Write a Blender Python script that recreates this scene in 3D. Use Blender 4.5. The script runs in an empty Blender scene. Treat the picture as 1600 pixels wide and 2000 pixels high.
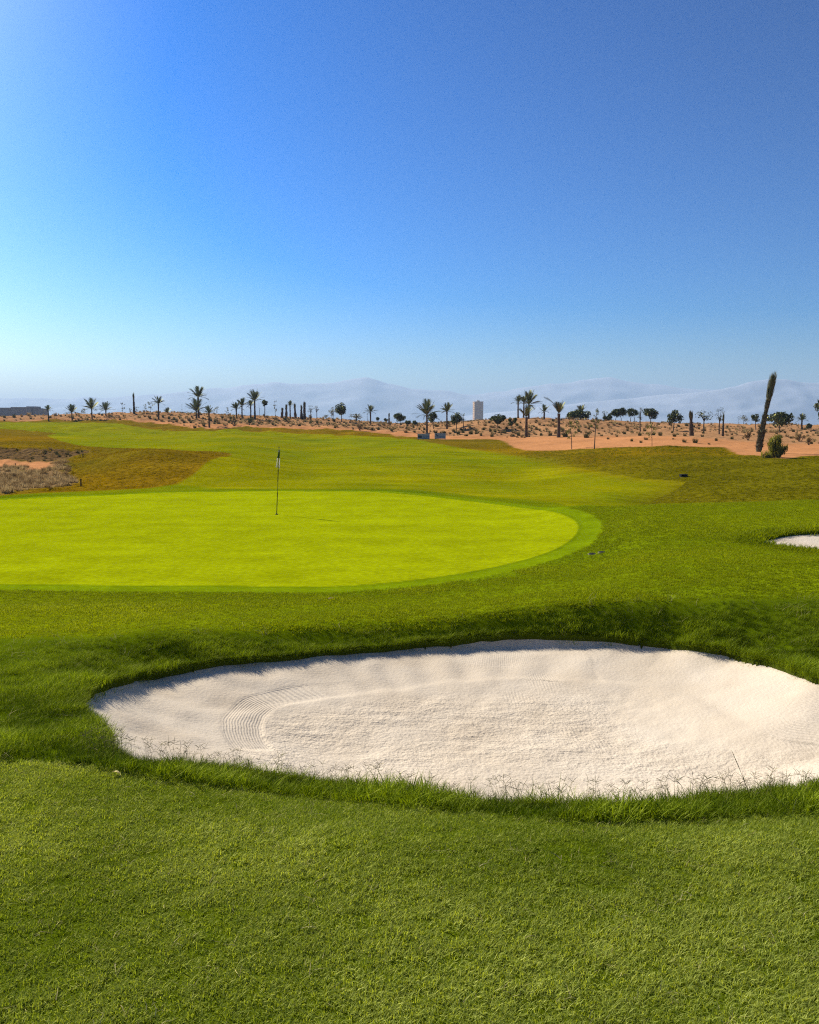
import bpy, math, random
import numpy as np

# ------------------------------------------------------------------ camera, sky, sun, exposure
scene = bpy.context.scene
col = scene.collection
EYE = 1.6
PITCH = math.radians(6.0)
cam_data = bpy.data.cameras.new('camera')
cam_data.sensor_fit = 'HORIZONTAL'
cam_data.sensor_width = 36.0
cam_data.lens = 36.0
cam_data.clip_start = 0.05
cam_data.clip_end = 60000
cam = bpy.data.objects.new('camera', cam_data)
cam.location = (0, 0, EYE)
cam.rotation_euler = (math.radians(90) - PITCH, 0, 0)
col.objects.link(cam)
scene.camera = cam

SUN_AZ = math.radians(-47)        # from straight ahead (+Y), negative = to the left
SUN_EL = math.radians(37)
world = bpy.data.worlds.new('World')
scene.world = world
world.use_nodes = True
wn = world.node_tree.nodes
wl = world.node_tree.links
wn.clear()
w_out = wn.new('ShaderNodeOutputWorld')
w_bg = wn.new('ShaderNodeBackground')
w_sky = wn.new('ShaderNodeTexSky')
w_sky.sky_type = 'NISHITA'
w_sky.sun_disc = False
w_sky.sun_elevation = SUN_EL
w_sky.sun_rotation = SUN_AZ
w_sky.altitude = 400
w_sky.air_density = 1.0
w_sky.dust_density = 1.4
w_sky.ozone_density = 4.5
w_hsv = wn.new('ShaderNodeHueSaturation')
w_hsv.inputs['Hue'].default_value = .501
w_hsv.inputs['Saturation'].default_value = 1.35
w_hsv.inputs['Value'].default_value = .235
w_gam = wn.new('ShaderNodeGamma')          # the deep, contrasty blue of the clear dry air
w_gam.inputs[1].default_value = 1.8
w_bg.inputs['Strength'].default_value = 0.085
wl.new(w_sky.outputs[0], w_gam.inputs[0])
wl.new(w_gam.outputs[0], w_hsv.inputs['Color'])
wl.new(w_hsv.outputs[0], w_bg.inputs[0])
wl.new(w_bg.outputs[0], w_out.inputs[0])

sun_data = bpy.data.lights.new('sun', 'SUN')
sun_data.energy = 5.0
sun_data.angle = math.radians(0.53)
sun_data.color = (1.0, 0.93, 0.82)
sun = bpy.data.objects.new('sun', sun_data)
sun.rotation_euler = (math.radians(90) - SUN_EL, 0, math.radians(180) - SUN_AZ)
col.objects.link(sun)

scene.view_settings.view_transform = 'Standard'
scene.view_settings.look = 'None'
scene.view_settings.exposure = 0.58
scene.view_settings.gamma = 1.0
scene.view_settings.use_curve_mapping = False
scene.cycles.use_denoising = False
scene.cycles.filter_width = 1.15
scene.cycles.max_bounces = 5
scene.cycles.diffuse_bounces = 2
scene.cycles.transmission_bounces = 3
scene.cycles.transparent_max_bounces = 6
scene.cycles.volume_bounces = 0
scene.cycles.use_light_tree = True

# ------------------------------------------------------------------ small helpers
def tag(o, label=None, cat=None, group=None, kind=None):
    if label: o['label'] = label
    if cat: o['category'] = cat
    if group: o['group'] = group
    if kind: o['kind'] = kind
    return o

def link(name, me, parent=None, loc=(0, 0, 0), rot=(0, 0, 0), scl=(1, 1, 1)):
    o = bpy.data.objects.new(name, me)
    col.objects.link(o)
    if parent is not None: o.parent = parent
    o.location = loc; o.rotation_euler = rot; o.scale = scl
    return o

def thing(name, label, cat, loc, rz=0.0, group=None):
    return tag(link(name, None, None, loc, (0, 0, rz)), label, cat, group)

class MB:
    """collects verts and faces for one mesh"""
    def __init__(s): s.v = []; s.f = []
    def quad(s, a, b, c, d):
        n = len(s.v); s.v += [a, b, c, d]; s.f.append((n, n+1, n+2, n+3))
    def tri(s, a, b, c):
        n = len(s.v); s.v += [a, b, c]; s.f.append((n, n+1, n+2))
    def box(s, x0, x1, y0, y1, z0, z1, bev=0.0):
        b = min(bev, (x1-x0)*.3, (y1-y0)*.3, (z1-z0)*.3)
        n = len(s.v)
        for z, i in ((z0, b), (z0+b, 0), (z1-b, 0), (z1, b)):
            s.v += [(x0+i, y0+i, z), (x1-i, y0+i, z), (x1-i, y1-i, z), (x0+i, y1-i, z)]
        s.f.append((n+3, n+2, n+1, n))
        for k in range(3):
            for j in range(4):
                a = n+k*4+j; c = n+k*4+(j+1) % 4
                s.f.append((a, c, c+4, a+4))
        s.f.append((n+12, n+13, n+14, n+15))
    def tube(s, pts, rad, seg=8, cap=True):
        n = len(s.v)
        m = len(pts)
        for i in range(m):
            p = np.array(pts[i], float)
            d = np.array(pts[min(i+1, m-1)], float) - np.array(pts[max(i-1, 0)], float)
            d /= (np.linalg.norm(d) + 1e-9)
            u = np.cross(d, (0, 1, 0) if abs(d[1]) < .9 else (1, 0, 0)); u /= np.linalg.norm(u)
            w = np.cross(d, u)
            r = rad[i] if hasattr(rad, '__len__') else rad
            for j in range(seg):
                t = 2*math.pi*j/seg
                s.v.append(tuple(p + r*(math.cos(t)*u + math.sin(t)*w)))
        for i in range(m-1):
            for j in range(seg):
                a = n+i*seg+j; b = n+i*seg+(j+1) % seg
                s.f.append((a, a+seg, b+seg, b))
        if cap:
            s.f.append(tuple(n+j for j in range(seg)))
            s.f.append(tuple(n+(m-1)*seg+j for j in reversed(range(seg))))
    def mesh(s, name, mat, smooth=False):
        me = bpy.data.meshes.new(name)
        me.from_pydata(s.v, [], s.f)
        if mat: me.materials.append(mat)
        if smooth: me.polygons.foreach_set('use_smooth', [True]*len(me.polygons))
        me.update()
        return me
    def build(s, name, mat, parent=None, loc=(0, 0, 0), rot=(0, 0, 0), smooth=False):
        return link(name, s.mesh(name, mat, smooth), parent, loc, rot)

# ------------------------------------------------------------------ materials
def new_mat(name):
    m = bpy.data.materials.new(name); m.use_nodes = True
    m.node_tree.nodes.clear()
    return m, m.node_tree.nodes, m.node_tree.links

def simple_mat(name, c, rough=.8, var=.15, scale=8.0, bump=0.0, spec=.08):
    m, n, l = new_mat(name)
    out = n.new('ShaderNodeOutputMaterial'); b = n.new('ShaderNodeBsdfPrincipled')
    b.inputs['Roughness'].default_value = rough
    b.inputs['Specular IOR Level'].default_value = spec
    tc = n.new('ShaderNodeTexCoord'); nz = n.new('ShaderNodeTexNoise')
    nz.inputs['Scale'].default_value = scale; nz.inputs['Detail'].default_value = 4
    l.new(tc.outputs['Object'], nz.inputs['Vector'])
    mx = n.new('ShaderNodeMixRGB')
    mx.inputs[1].default_value = (*[v*(1-var) for v in c], 1); mx.inputs[2].default_value = (*[min(1, v*(1+var)) for v in c], 1)
    l.new(nz.outputs[0], mx.inputs[0]); l.new(mx.outputs[0], b.inputs['Base Color'])
    if bump:
        bp = n.new('ShaderNodeBump'); bp.inputs['Strength'].default_value = bump; bp.inputs['Distance'].default_value = .02
        l.new(nz.outputs[0], bp.inputs['Height']); l.new(bp.outputs[0], b.inputs['Normal'])
    l.new(b.outputs[0], out.inputs[0])
    return m

def leaf_mat(name, c1, c2, trans=.4, instancer=False, gloss=.08, tcol=None):
    """thin leaf: diffuse + light coming through; colour runs from c1 to c2 by a per-instance or per-object random"""
    m, n, l = new_mat(name)
    out = n.new('ShaderNodeOutputMaterial')
    oi = n.new('ShaderNodeObjectInfo')
    mx = n.new('ShaderNodeMixRGB')
    mx.inputs[1].default_value = (*c1, 1); mx.inputs[2].default_value = (*c2, 1)
    if instancer:
        at = n.new('ShaderNodeAttribute'); at.attribute_type = 'INSTANCER'; at.attribute_name = 'tint'
        l.new(at.outputs['Fac'], mx.inputs[0])
    else:
        g = n.new('ShaderNodeNewGeometry')
        l.new(g.outputs['Random Per Island'], mx.inputs[0])
    d = n.new('ShaderNodeBsdfDiffuse'); t = n.new('ShaderNodeBsdfTranslucent')
    l.new(mx.outputs[0], d.inputs[0])
    br = n.new('ShaderNodeMixRGB'); br.blend_type = 'MULTIPLY'; br.inputs[0].default_value = 1
    br.inputs[2].default_value = (*(tcol or (1.5, 1.4, .3)), 1)
    l.new(mx.outputs[0], br.inputs[1]); l.new(br.outputs[0], t.inputs[0])
    s = n.new('ShaderNodeMixShader'); s.inputs[0].default_value = trans
    l.new(d.outputs[0], s.inputs[1]); l.new(t.outputs[0], s.inputs[2])
    gl = n.new('ShaderNodeBsdfGlossy'); gl.inputs['Roughness'].default_value = .45
    gl.inputs[0].default_value = (.95, .92, .30, 1)
    s2 = n.new('ShaderNodeMixShader'); s2.inputs[0].default_value = gloss
    l.new(s.outputs[0], s2.inputs[1]); l.new(gl.outputs[0], s2.inputs[2])
    l.new(s2.outputs[0], out.inputs[0])
    return m

def ground_mat(name, grain, grain_amt, blotch, blotch_amt, bump, bump_dist, streak=0.0):
    """colour of the soil or turf comes with the mesh (attribute albedo); noise adds grain, blotches and relief"""
    m, n, l = new_mat(name)
    out = n.new('ShaderNodeOutputMaterial'); b = n.new('ShaderNodeBsdfPrincipled')
    b.inputs['Roughness'].default_value = 1; b.inputs['Specular IOR Level'].default_value = 0
    at = n.new('ShaderNodeAttribute'); at.attribute_name = 'albedo'
    tc = n.new('ShaderNodeTexCoord')
    def noise(scale, detail, vec=None):
        z = n.new('ShaderNodeTexNoise'); z.inputs['Scale'].default_value = scale; z.inputs['Detail'].default_value = detail
        l.new(vec or tc.outputs['Object'], z.inputs['Vector']); return z.outputs[0]
    def remap(sock, amt):
        r = n.new('ShaderNodeMapRange'); r.inputs[1].default_value = .25; r.inputs[2].default_value = .75
        r.inputs[3].default_value = 1-amt; r.inputs[4].default_value = 1+amt
        l.new(sock, r.inputs[0]); return r.outputs[0]
    g = noise(grain, 3); bl = noise(blotch, 4)
    mul = n.new('ShaderNodeMath'); mul.operation = 'MULTIPLY'
    l.new(remap(g, grain_amt), mul.inputs[0]); l.new(remap(bl, blotch_amt), mul.inputs[1])
    fac = mul.outputs[0]
    if streak:
        mp = n.new('ShaderNodeMapping'); mp.inputs['Scale'].default_value = (.08, .9, .9); mp.inputs['Rotation'].default_value = (0, 0, .12)
        l.new(tc.outputs['Object'], mp.inputs[0])
        st = noise(1.0, 4, mp.outputs[0])
        m2 = n.new('ShaderNodeMath'); m2.operation = 'MULTIPLY'
        l.new(fac, m2.inputs[0]); l.new(remap(st, streak), m2.inputs[1]); fac = m2.outputs[0]
    vm = n.new('ShaderNodeVectorMath'); vm.operation = 'SCALE'
    l.new(at.outputs['Color'], vm.inputs[0]); l.new(fac, vm.inputs['Scale'])
    l.new(vm.outputs[0], b.inputs['Base Color'])
    bp = n.new('ShaderNodeBump'); bp.inputs['Strength'].default_value = bump; bp.inputs['Distance'].default_value = bump_dist
    l.new(g, bp.inputs['Height']); l.new(bp.outputs[0], b.inputs['Normal'])
    l.new(b.outputs[0], out.inputs[0])
    return m

# ------------------------------------------------------------------ terrain (metres; x to the right, y straight ahead)
# TERRAIN BEGIN
_rng = np.random.RandomState(7)
_perm = _rng.rand(256, 256)
def vnoise(x, y):
    xi = np.floor(x).astype(int); yi = np.floor(y).astype(int)
    fx = x-xi; fy = y-yi
    fx = fx*fx*fx*(fx*(fx*6-15)+10); fy = fy*fy*fy*(fy*(fy*6-15)+10)
    a = _perm[xi & 255, yi & 255]; b = _perm[(xi+1) & 255, yi & 255]
    c = _perm[xi & 255, (yi+1) & 255]; d = _perm[(xi+1) & 255, (yi+1) & 255]
    return (a*(1-fx)+b*fx)*(1-fy)+(c*(1-fx)+d*fx)*fy - .5
def fbm(x, y, o=3):
    s = 0; a = 1.0
    for k in range(o):
        s = s+a*vnoise(x*2**k+17*k, y*2**k+31*k); a *= .5
    return s
def sstep(a, b, x):
    t = np.clip((x-a)/(b-a), 0, 1); return t*t*(3-2*t)

# surveyed ground profiles: bearing (x/y) -> list of (distance, height)
PROFILES = [
    (-0.9427, [(1.2, 0.0), (2.0, 0.0), (3.0, -0.02), (4.0, -0.08), (5.3, -0.33), (7, -0.53), (8.9, -0.7), (11, -0.92), (13.4, -1.17), (14.5, -1.2), (31, -1.2), (34, -1.2), (42, -1.25), (50, -1.14), (57, -0.98), (59, -0.8), (61.5, -0.1), (64, 0.0), (85, 0.223), (120, 0.994), (150, 1.677), (172, 2.1), (188, 3.6), (215, 3.5), (300, 1.5), (600, -0.5), (12000, -0.5)]),
    (-0.5028, [(1.2, 0.0), (2.0, 0.0), (3.0, -0.02), (4.0, -0.08), (5.3, -0.33), (7, -0.53), (8.9, -0.7), (11, -0.92), (13.4, -1.17), (14.5, -1.2), (31, -1.2), (34, -1.2), (42, -1.25), (50, -1.14), (57, -0.98), (59, -0.8), (61.5, -0.1), (64, 0.0), (85, 0.223), (120, 0.994), (150, 1.677), (172, 2.1), (188, 3.6), (215, 3.5), (300, 1.5), (600, -0.5), (12000, -0.5)]),
    (-0.4085, [(1.2, 0.0), (2.0, 0.0), (3.0, -0.02), (3.9, -0.07), (5.2, -0.33), (6.8, -0.55), (8.6, -0.68), (11, -0.92), (13.4, -1.17), (14.5, -1.2), (31, -1.2), (36, -1.25), (38, -1.22), (45, -1.0), (51, -0.75), (58, -0.6), (61, -0.25), (64, -0.1), (80, 0.105), (110, 0.5), (150, 1.585), (170, 2.3), (188, 4.1), (215, 4.0), (300, 1.5), (600, -0.5), (12000, -0.5)]),
    (-0.3142, [(1.2, 0.0), (2.0, 0.0), (3.0, -0.02), (3.6, -0.07), (5.0, -0.36), (6.4, -0.52), (7.9, -0.76), (8.5, -0.58), (11, -0.92), (13.4, -1.17), (14.5, -1.2), (31, -1.2), (36, -1.25), (38, -1.3), (44, -0.812), (50, 0.138), (54, 0.1), (65, -0.3), (75, -0.174), (100, 0.166), (135, 0.918), (160, 2.177), (188, 4.6), (215, 4.5), (300, 1.5), (600, -0.5), (12000, -0.5)]),
    (-0.22, [(1.2, 0.0), (2.0, 0.0), (3.0, -0.02), (3.5, -0.09), (4.6, -0.36), (6.2, -0.5), (8.4, -0.8), (8.9, -0.66), (11, -0.93), (13.4, -1.17), (14.5, -1.2), (31, -1.2), (36, -1.24), (42, -1.123), (51, -0.368), (57, -0.35), (75, -0.081), (100, 0.352), (128, 1.033), (150, 2.048), (188, 4.0), (215, 3.8), (300, 1.5), (600, -0.5), (12000, -0.5)]),
    (-0.1131, [(1.2, 0.0), (2.0, 0.0), (3.0, -0.02), (3.4, -0.1), (4.2, -0.32), (5.8, -0.46), (7.4, -0.76), (8.85, -0.86), (9.3, -0.72), (11.3, -0.95), (13.4, -1.17), (14.5, -1.2), (33, -1.2), (36, -1.24), (43, -1.25), (52, -1.1), (75, -0.733), (100, -0.144), (130, 0.943), (155, 1.967), (188, 3.2), (215, 3.0), (300, 1.2), (600, -0.5), (12000, -0.5)]),
    (0.0, [(1.2, 0.0), (2.0, 0.0), (3.0, -0.02), (3.4, -0.1), (4.1, -0.3), (5.5, -0.45), (7.6, -0.78), (9.15, -0.88), (9.6, -0.71), (11.5, -0.95), (13.4, -1.17), (14.5, -1.2), (33, -1.2), (36, -1.22), (39, -1.32), (50, -1.14), (75, -0.64), (95, -0.175), (110, 0.091), (130, 0.46), (155, 1.297), (188, 2.0), (215, 1.9), (300, 0.8), (600, -0.5), (12000, -0.5)]),
    (0.1257, [(1.2, 0.0), (2.0, 0.0), (3.0, -0.02), (3.4, -0.1), (4.1, -0.3), (5.5, -0.45), (7.6, -0.78), (9.25, -0.89), (9.75, -0.6), (12, -0.9), (15.5, -1.15), (18, -1.2), (27, -1.18), (31, -1.169), (36, -1.42), (45, -1.42), (60, -1.127), (80, -0.79), (95, -0.234), (106, -0.052), (122, 1.21), (140, 2.71), (190, 2.8), (215, 2.5), (300, 0.8), (600, -0.5), (12000, -0.5)]),
    (0.22, [(1.2, 0.0), (2.0, 0.0), (3.0, -0.02), (3.4, -0.1), (4.1, -0.3), (5.5, -0.45), (7.6, -0.78), (9.15, -0.87), (9.7, -0.5), (12, -0.72), (15, -0.98), (18, -1.1), (22, -1.06), (25.5, -0.903), (30, -1.32), (36, -1.32), (45, -1.148), (60, -0.753), (72, -0.371), (90, 0.198), (115, 1.019), (138, 2.438), (190, 2.5), (215, 2.3), (300, 0.8), (600, -0.5), (12000, -0.5)]),
    (0.3142, [(1.2, 0.0), (2.0, 0.0), (3.0, -0.02), (3.4, -0.1), (4.1, -0.3), (5.5, -0.45), (7.6, -0.78), (9.0, -0.85), (9.6, -0.46), (12, -0.55), (14, -0.62), (18, -0.68), (24, -0.726), (28, -1.3), (33, -1.65), (37, -1.356), (42, -0.991), (50, -0.672), (60, -0.192), (70, 0.031), (90, 0.477), (115, 0.806), (150, 1.585), (185, 2.038), (215, 2.0), (300, 0.7), (600, -0.5), (12000, -0.5)]),
    (0.4085, [(1.2, 0.0), (2.0, 0.0), (3.0, -0.02), (3.4, -0.1), (4.1, -0.3), (5.5, -0.45), (7.4, -0.76), (8.45, -0.8), (9.4, -0.42), (12, -0.48), (15, -0.55), (20, -0.58), (24, -0.665), (28, -1.1), (32, -1.3), (36, -1.163), (42, -0.86), (48, -0.611), (56, -0.386), (66, -0.248), (85, 0.223), (115, 0.734), (150, 1.399), (185, 1.81), (215, 1.7), (300, 0.6), (600, -0.5), (12000, -0.5)]),
    (0.5028, [(1.2, 0.0), (2.0, 0.0), (3.0, -0.02), (3.4, -0.1), (4.1, -0.28), (5.5, -0.45), (7.9, -0.72), (9.4, -0.42), (12, -0.43), (13.6, -0.55), (15, -0.56), (17, -0.5), (20, -0.5), (24, -0.589), (28, -1.0), (32, -1.1), (39, -0.733), (45, -0.361), (53, -0.445), (66, -0.371), (85, 0.065), (115, 0.592), (150, 1.214), (185, 1.695), (215, 1.6), (300, 0.6), (600, -0.5), (12000, -0.5)]),
    (0.9427, [(1.2, 0.0), (2.0, 0.0), (3.0, -0.02), (3.4, -0.1), (4.1, -0.28), (5.5, -0.45), (7.9, -0.72), (9.4, -0.42), (12, -0.43), (13.6, -0.55), (15, -0.56), (17, -0.5), (20, -0.5), (24, -0.589), (28, -1.0), (32, -1.1), (39, -0.733), (45, -0.361), (53, -0.445), (66, -0.371), (85, 0.065), (115, 0.592), (150, 1.214), (185, 1.695), (215, 1.6), (300, 0.6), (600, -0.5), (12000, -0.5)]),
]
def _slopes(xs, ys):
    """monotone cubic slopes along the last axis"""
    h = np.diff(xs); d = np.diff(ys, axis=-1)/h
    m = np.zeros_like(ys)
    w1 = 2*h[1:]+h[:-1]; w2 = h[1:]+2*h[:-1]
    same = d[..., 1:]*d[..., :-1] > 0
    with np.errstate(divide='ignore', invalid='ignore'):
        hm = (w1+w2)/(w1/d[..., :-1]+w2/d[..., 1:])
    m[..., 1:-1] = np.where(same, hm, 0)
    m[..., 0] = d[..., 0]*.5; m[..., -1] = d[..., -1]*.5
    return m
def _herm(t, h, y0, y1, m0, m1):
    return ((1+2*t)*(1-t)**2)*y0+t*(1-t)**2*h*m0+t*t*(3-2*t)*y1+t*t*(t-1)*h*m1
_A = np.array([p[0] for p in PROFILES])
_COLS = []
for _a, _p in PROFILES:
    _q = np.array(_p, float); _lx = np.log(_q[:, 0]); _COLS.append((_lx, _q[:, 1], _slopes(_lx, _q[:, 1])))
def base_height(x, y):
    x = np.asarray(x, float); y = np.asarray(y, float)
    sh = x.shape; x = x.ravel(); y = np.maximum(y.ravel(), .5)
    ly = np.log(y); M = np.empty((x.size, len(_A)))
    for j, (lx, q, s) in enumerate(_COLS):
        v = np.clip(ly, lx[0], lx[-1]); i = np.clip(np.searchsorted(lx, v, 'right')-1, 0, len(lx)-2)
        h = lx[i+1]-lx[i]; t = (v-lx[i])/h
        M[:, j] = _herm(t, h, q[i], q[i+1], s[i], s[i+1])
    S = _slopes(_A, M)
    a = np.clip(x/y, _A[0], _A[-1]); i = np.clip(np.searchsorted(_A, a, 'right')-1, 0, len(_A)-2)
    r = np.arange(x.size); h = _A[i+1]-_A[i]; t = (a-_A[i])/h
    z = _herm(t, h, M[r, i], M[r, i+1], S[r, i], S[r, i+1])
    # natural unevenness
    z = z+fbm(x*.9, y*.9, 2)*.03*sstep(3, 6, y)*(1-sstep(12, 14, y)*.7)
    z = z+fbm(x*.16+5, y*.16, 3)*.22*sstep(33, 48, y)+fbm(x*.3, y*.3+9, 3)*.5*sstep(95, 125, y)*(1-sstep(250, 400, y))
    z = z+fbm(x*.004, y*.004, 3)*4*sstep(400, 900, y)
    return z.reshape(sh)

def poly_sd(x, y, P):
    """signed distance to a closed outline, positive inside"""
    x = np.asarray(x, float); y = np.asarray(y, float)
    P = np.asarray(P, float); d = np.full(x.shape, 1e9); ins = np.zeros(x.shape, bool)
    for k in range(len(P)):
        ax, ay = P[k]; bx, by = P[(k+1) % len(P)]
        ex, ey = bx-ax, by-ay
        t = np.clip(((x-ax)*ex+(y-ay)*ey)/(ex*ex+ey*ey+1e-12), 0, 1)
        d = np.minimum(d, (x-ax-t*ex)**2+(y-ay-t*ey)**2)
        c = ((ay > y) != (by > y))
        if ey != 0: ins ^= c & (x < ax+(y-ay)*ex/ey)
    d = np.sqrt(d)
    return np.where(ins, d, -d)
def line_u(x, y, L):
    """distance across and position along an open line"""
    x = np.asarray(x, float); y = np.asarray(y, float); L = np.asarray(L, float)
    best = np.full(x.shape, 1e9); u = np.zeros(x.shape); s = np.zeros(x.shape); acc = 0
    for k in range(len(L)-1):
        ex, ey = L[k+1]-L[k]; ln = math.hypot(ex, ey)
        t = np.clip(((x-L[k, 0])*ex+(y-L[k, 1])*ey)/(ln*ln), 0, 1)
        dx = x-L[k, 0]-t*ex; dy = y-L[k, 1]-t*ey; d = np.hypot(dx, dy)
        w = d < best
        best = np.where(w, d, best); u = np.where(w, np.sign(dx*ey-dy*ex)*d, u); s = np.where(w, acc+t*ln, s)
        acc += ln
    return u, s, acc
# TERRAIN END

# outlines on the ground, in metres
BUNKER = [
    (-2.4, 5.8), (-2.44, 5.9), (-2.49, 6.04), (-2.54, 6.2), (-2.58, 6.37), (-2.61, 6.56), (-2.61, 6.72), (-2.6, 6.85), (-2.57, 6.98), (-2.54, 7.18), (-2.5, 7.5),
    (-2.41, 7.74), (-2.27, 7.88), (-2.14, 7.98), (-2.0, 8.07), (-1.85, 8.23), (-1.63, 8.38), (-1.37, 8.49), (-1.1, 8.62), (-0.84, 8.75), (-0.57, 8.9), (-0.29, 9.04),
    (0.01, 9.19), (0.32, 9.26), (0.6, 9.31), (0.82, 9.35), (1.01, 9.36), (1.2, 9.38), (1.4, 9.37), (1.59, 9.35), (1.79, 9.31), (1.98, 9.27), (2.17, 9.24),
    (2.35, 9.2), (2.54, 9.16), (2.72, 9.11), (2.9, 9.06), (3.03, 8.89), (3.17, 8.73), (3.31, 8.62), (3.45, 8.51), (3.55, 8.32), (3.63, 8.08), (3.69, 7.81),
    (3.73, 7.51), (3.76, 7.31), (4.35, 7.0), (4.5, 6.2), (4.2, 5.5), (3.5, 4.8), (2.75, 4.35), (2.1, 4.04), (1.82, 4.0), (1.54, 3.95), (1.24, 3.81), (0.97, 3.72),
    (0.73, 3.74), (0.49, 3.79), (0.25, 3.88), (0.0, 4.01), (-0.27, 4.19), (-0.56, 4.33), (-0.86, 4.42), (-1.1, 4.46), (-1.26, 4.31), (-1.35, 4.18), (-1.46, 4.14),
    (-1.54, 4.22), (-1.61, 4.31), (-2.01, 5.1), (-2.2, 5.4),]
BUNKER_FAR = [
    (6.58, 15.34), (6.65, 15.44), (6.75, 15.57), (6.89, 15.71), (7.06, 15.86), (7.26, 16.03), (7.48, 16.14), (7.72, 16.23), (7.98, 16.32), (8.27, 16.4), (8.62, 16.52),
    (8.98, 16.6), (9.22, 16.63), (9.6, 15.6), (9.4, 14.6), (7.76, 13.64), (7.37, 13.88), (7.16, 14.17), (6.88, 14.34), (6.68, 14.7), (6.56, 15.02),]
GREEN = [
    (-21.37, 26.15), (-19.87, 27.37), (-17.57, 29.28), (-15.52, 30.91), (-14.69, 31.77), (-14.48, 32.12), (-14.22, 32.4), (-13.67, 32.7), (-13.09, 32.96),
    (-12.51, 33.24), (-11.99, 33.64), (-11.48, 34.1), (-10.83, 34.55), (-10.01, 35.05), (-9.02, 35.47), (-7.82, 35.63), (-6.34, 35.72), (-4.72, 35.66), (-3.33, 35.47),
    (-2.42, 35.26), (-1.75, 35.05), (-1.09, 34.63), (-0.4, 34.02), (0.27, 33.24), (1.01, 32.26), (1.91, 30.83), (2.83, 29.38), (3.55, 28.3), (4.03, 27.46),
    (4.26, 26.18), (4.43, 25.17), (4.56, 24.51), (4.62, 23.99), (4.66, 23.5), (4.67, 23.0), (4.64, 22.5), (4.55, 21.89), (4.4, 21.19), (4.22, 20.53), (4.01, 19.89),
    (3.77, 19.27), (3.5, 18.67), (3.2, 18.08), (2.85, 17.57), (2.47, 17.0), (2.08, 16.46), (1.7, 16.0), (1.33, 15.65), (0.97, 15.34), (0.64, 15.11), (0.32, 14.9),
    (0.0, 14.72), (-0.31, 14.55), (-0.61, 14.39), (-0.91, 14.27), (-1.17, 14.17), (-1.43, 14.12), (-1.79, 14.1), (-2.32, 14.1), (-2.96, 14.16), (-3.6, 14.19),
    (-4.22, 14.24), (-4.82, 14.25), (-5.43, 14.25), (-5.94, 14.29), (-6.47, 14.34), (-7.25, 14.29), (-8.67, 14.19), (-10.32, 14.02), (-11.45, 13.88),]
FRONT_TURF = [
    (-9, -3), (-9, 5.5), (-4.0, 4.11), (-3.46, 4.04), (-2.84, 3.98), (-2.4, 3.96), (-2.05, 3.94), (-1.82, 3.94), (-1.65, 3.91), (-1.51, 3.86), (-1.37, 3.82),
    (-1.18, 3.78), (-0.98, 3.76), (-0.81, 3.81), (-0.64, 3.9), (-0.45, 3.89), (-0.25, 3.79), (-0.06, 3.65), (0.12, 3.53), (0.28, 3.45), (0.45, 3.4), (0.61, 3.37),
    (0.77, 3.34), (0.93, 3.33), (1.09, 3.34), (1.27, 3.37), (1.45, 3.4), (1.59, 3.44), (1.83, 3.5), (2.42, 3.68), (3.03, 3.87), (9, 4.5), (9, -3),]
ROUGH_NEAR = [
    (-14, -5), (-14, 9.5), (-6.82, 8.2), (-5.7, 8.41), (-4.46, 8.73), (-3.98, 8.83), (-3.7, 8.92), (-3.08, 8.68), (-2.5, 8.69), (-1.88, 9.04), (-1.17, 9.2),
    (-0.54, 9.4), (0.0, 9.49), (0.34, 9.55), (0.61, 9.63), (0.92, 9.66), (1.23, 9.68), (1.54, 9.7), (1.85, 9.7), (2.13, 9.68), (2.47, 9.71), (2.88, 9.73),
    (3.35, 9.59), (4.01, 9.56), (4.84, 9.52), (6.08, 9.43), (7.11, 9.31), (14, 9.6), (14, -5),]
NEAR_TURF = [
    (-60, -20), (-60, 33.5), (-21.77, 26.65), (-19.5, 29.41), (-16.58, 33.04), (-15.66, 34.46), (-15.34, 34.96), (-14.55, 35.72), (-13.7, 36.43), (-12.94, 37.79),
    (-12.13, 38.71), (-11.8, 39.58), (-11.4, 40.02), (-10.37, 39.14), (-8.97, 37.66), (-7.41, 36.99), (-5.78, 36.87), (-3.98, 36.65), (-2.29, 36.55), (-1.22, 36.62),
    (0.0, 36.09), (2.09, 35.02), (3.92, 31.25), (5.53, 30.05), (6.02, 25.21), (6.88, 24.38), (8.08, 24.28), (12.85, 30.36), (14.66, 29.21), (30, 26), (40, 26),
    (40, -20),]
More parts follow.
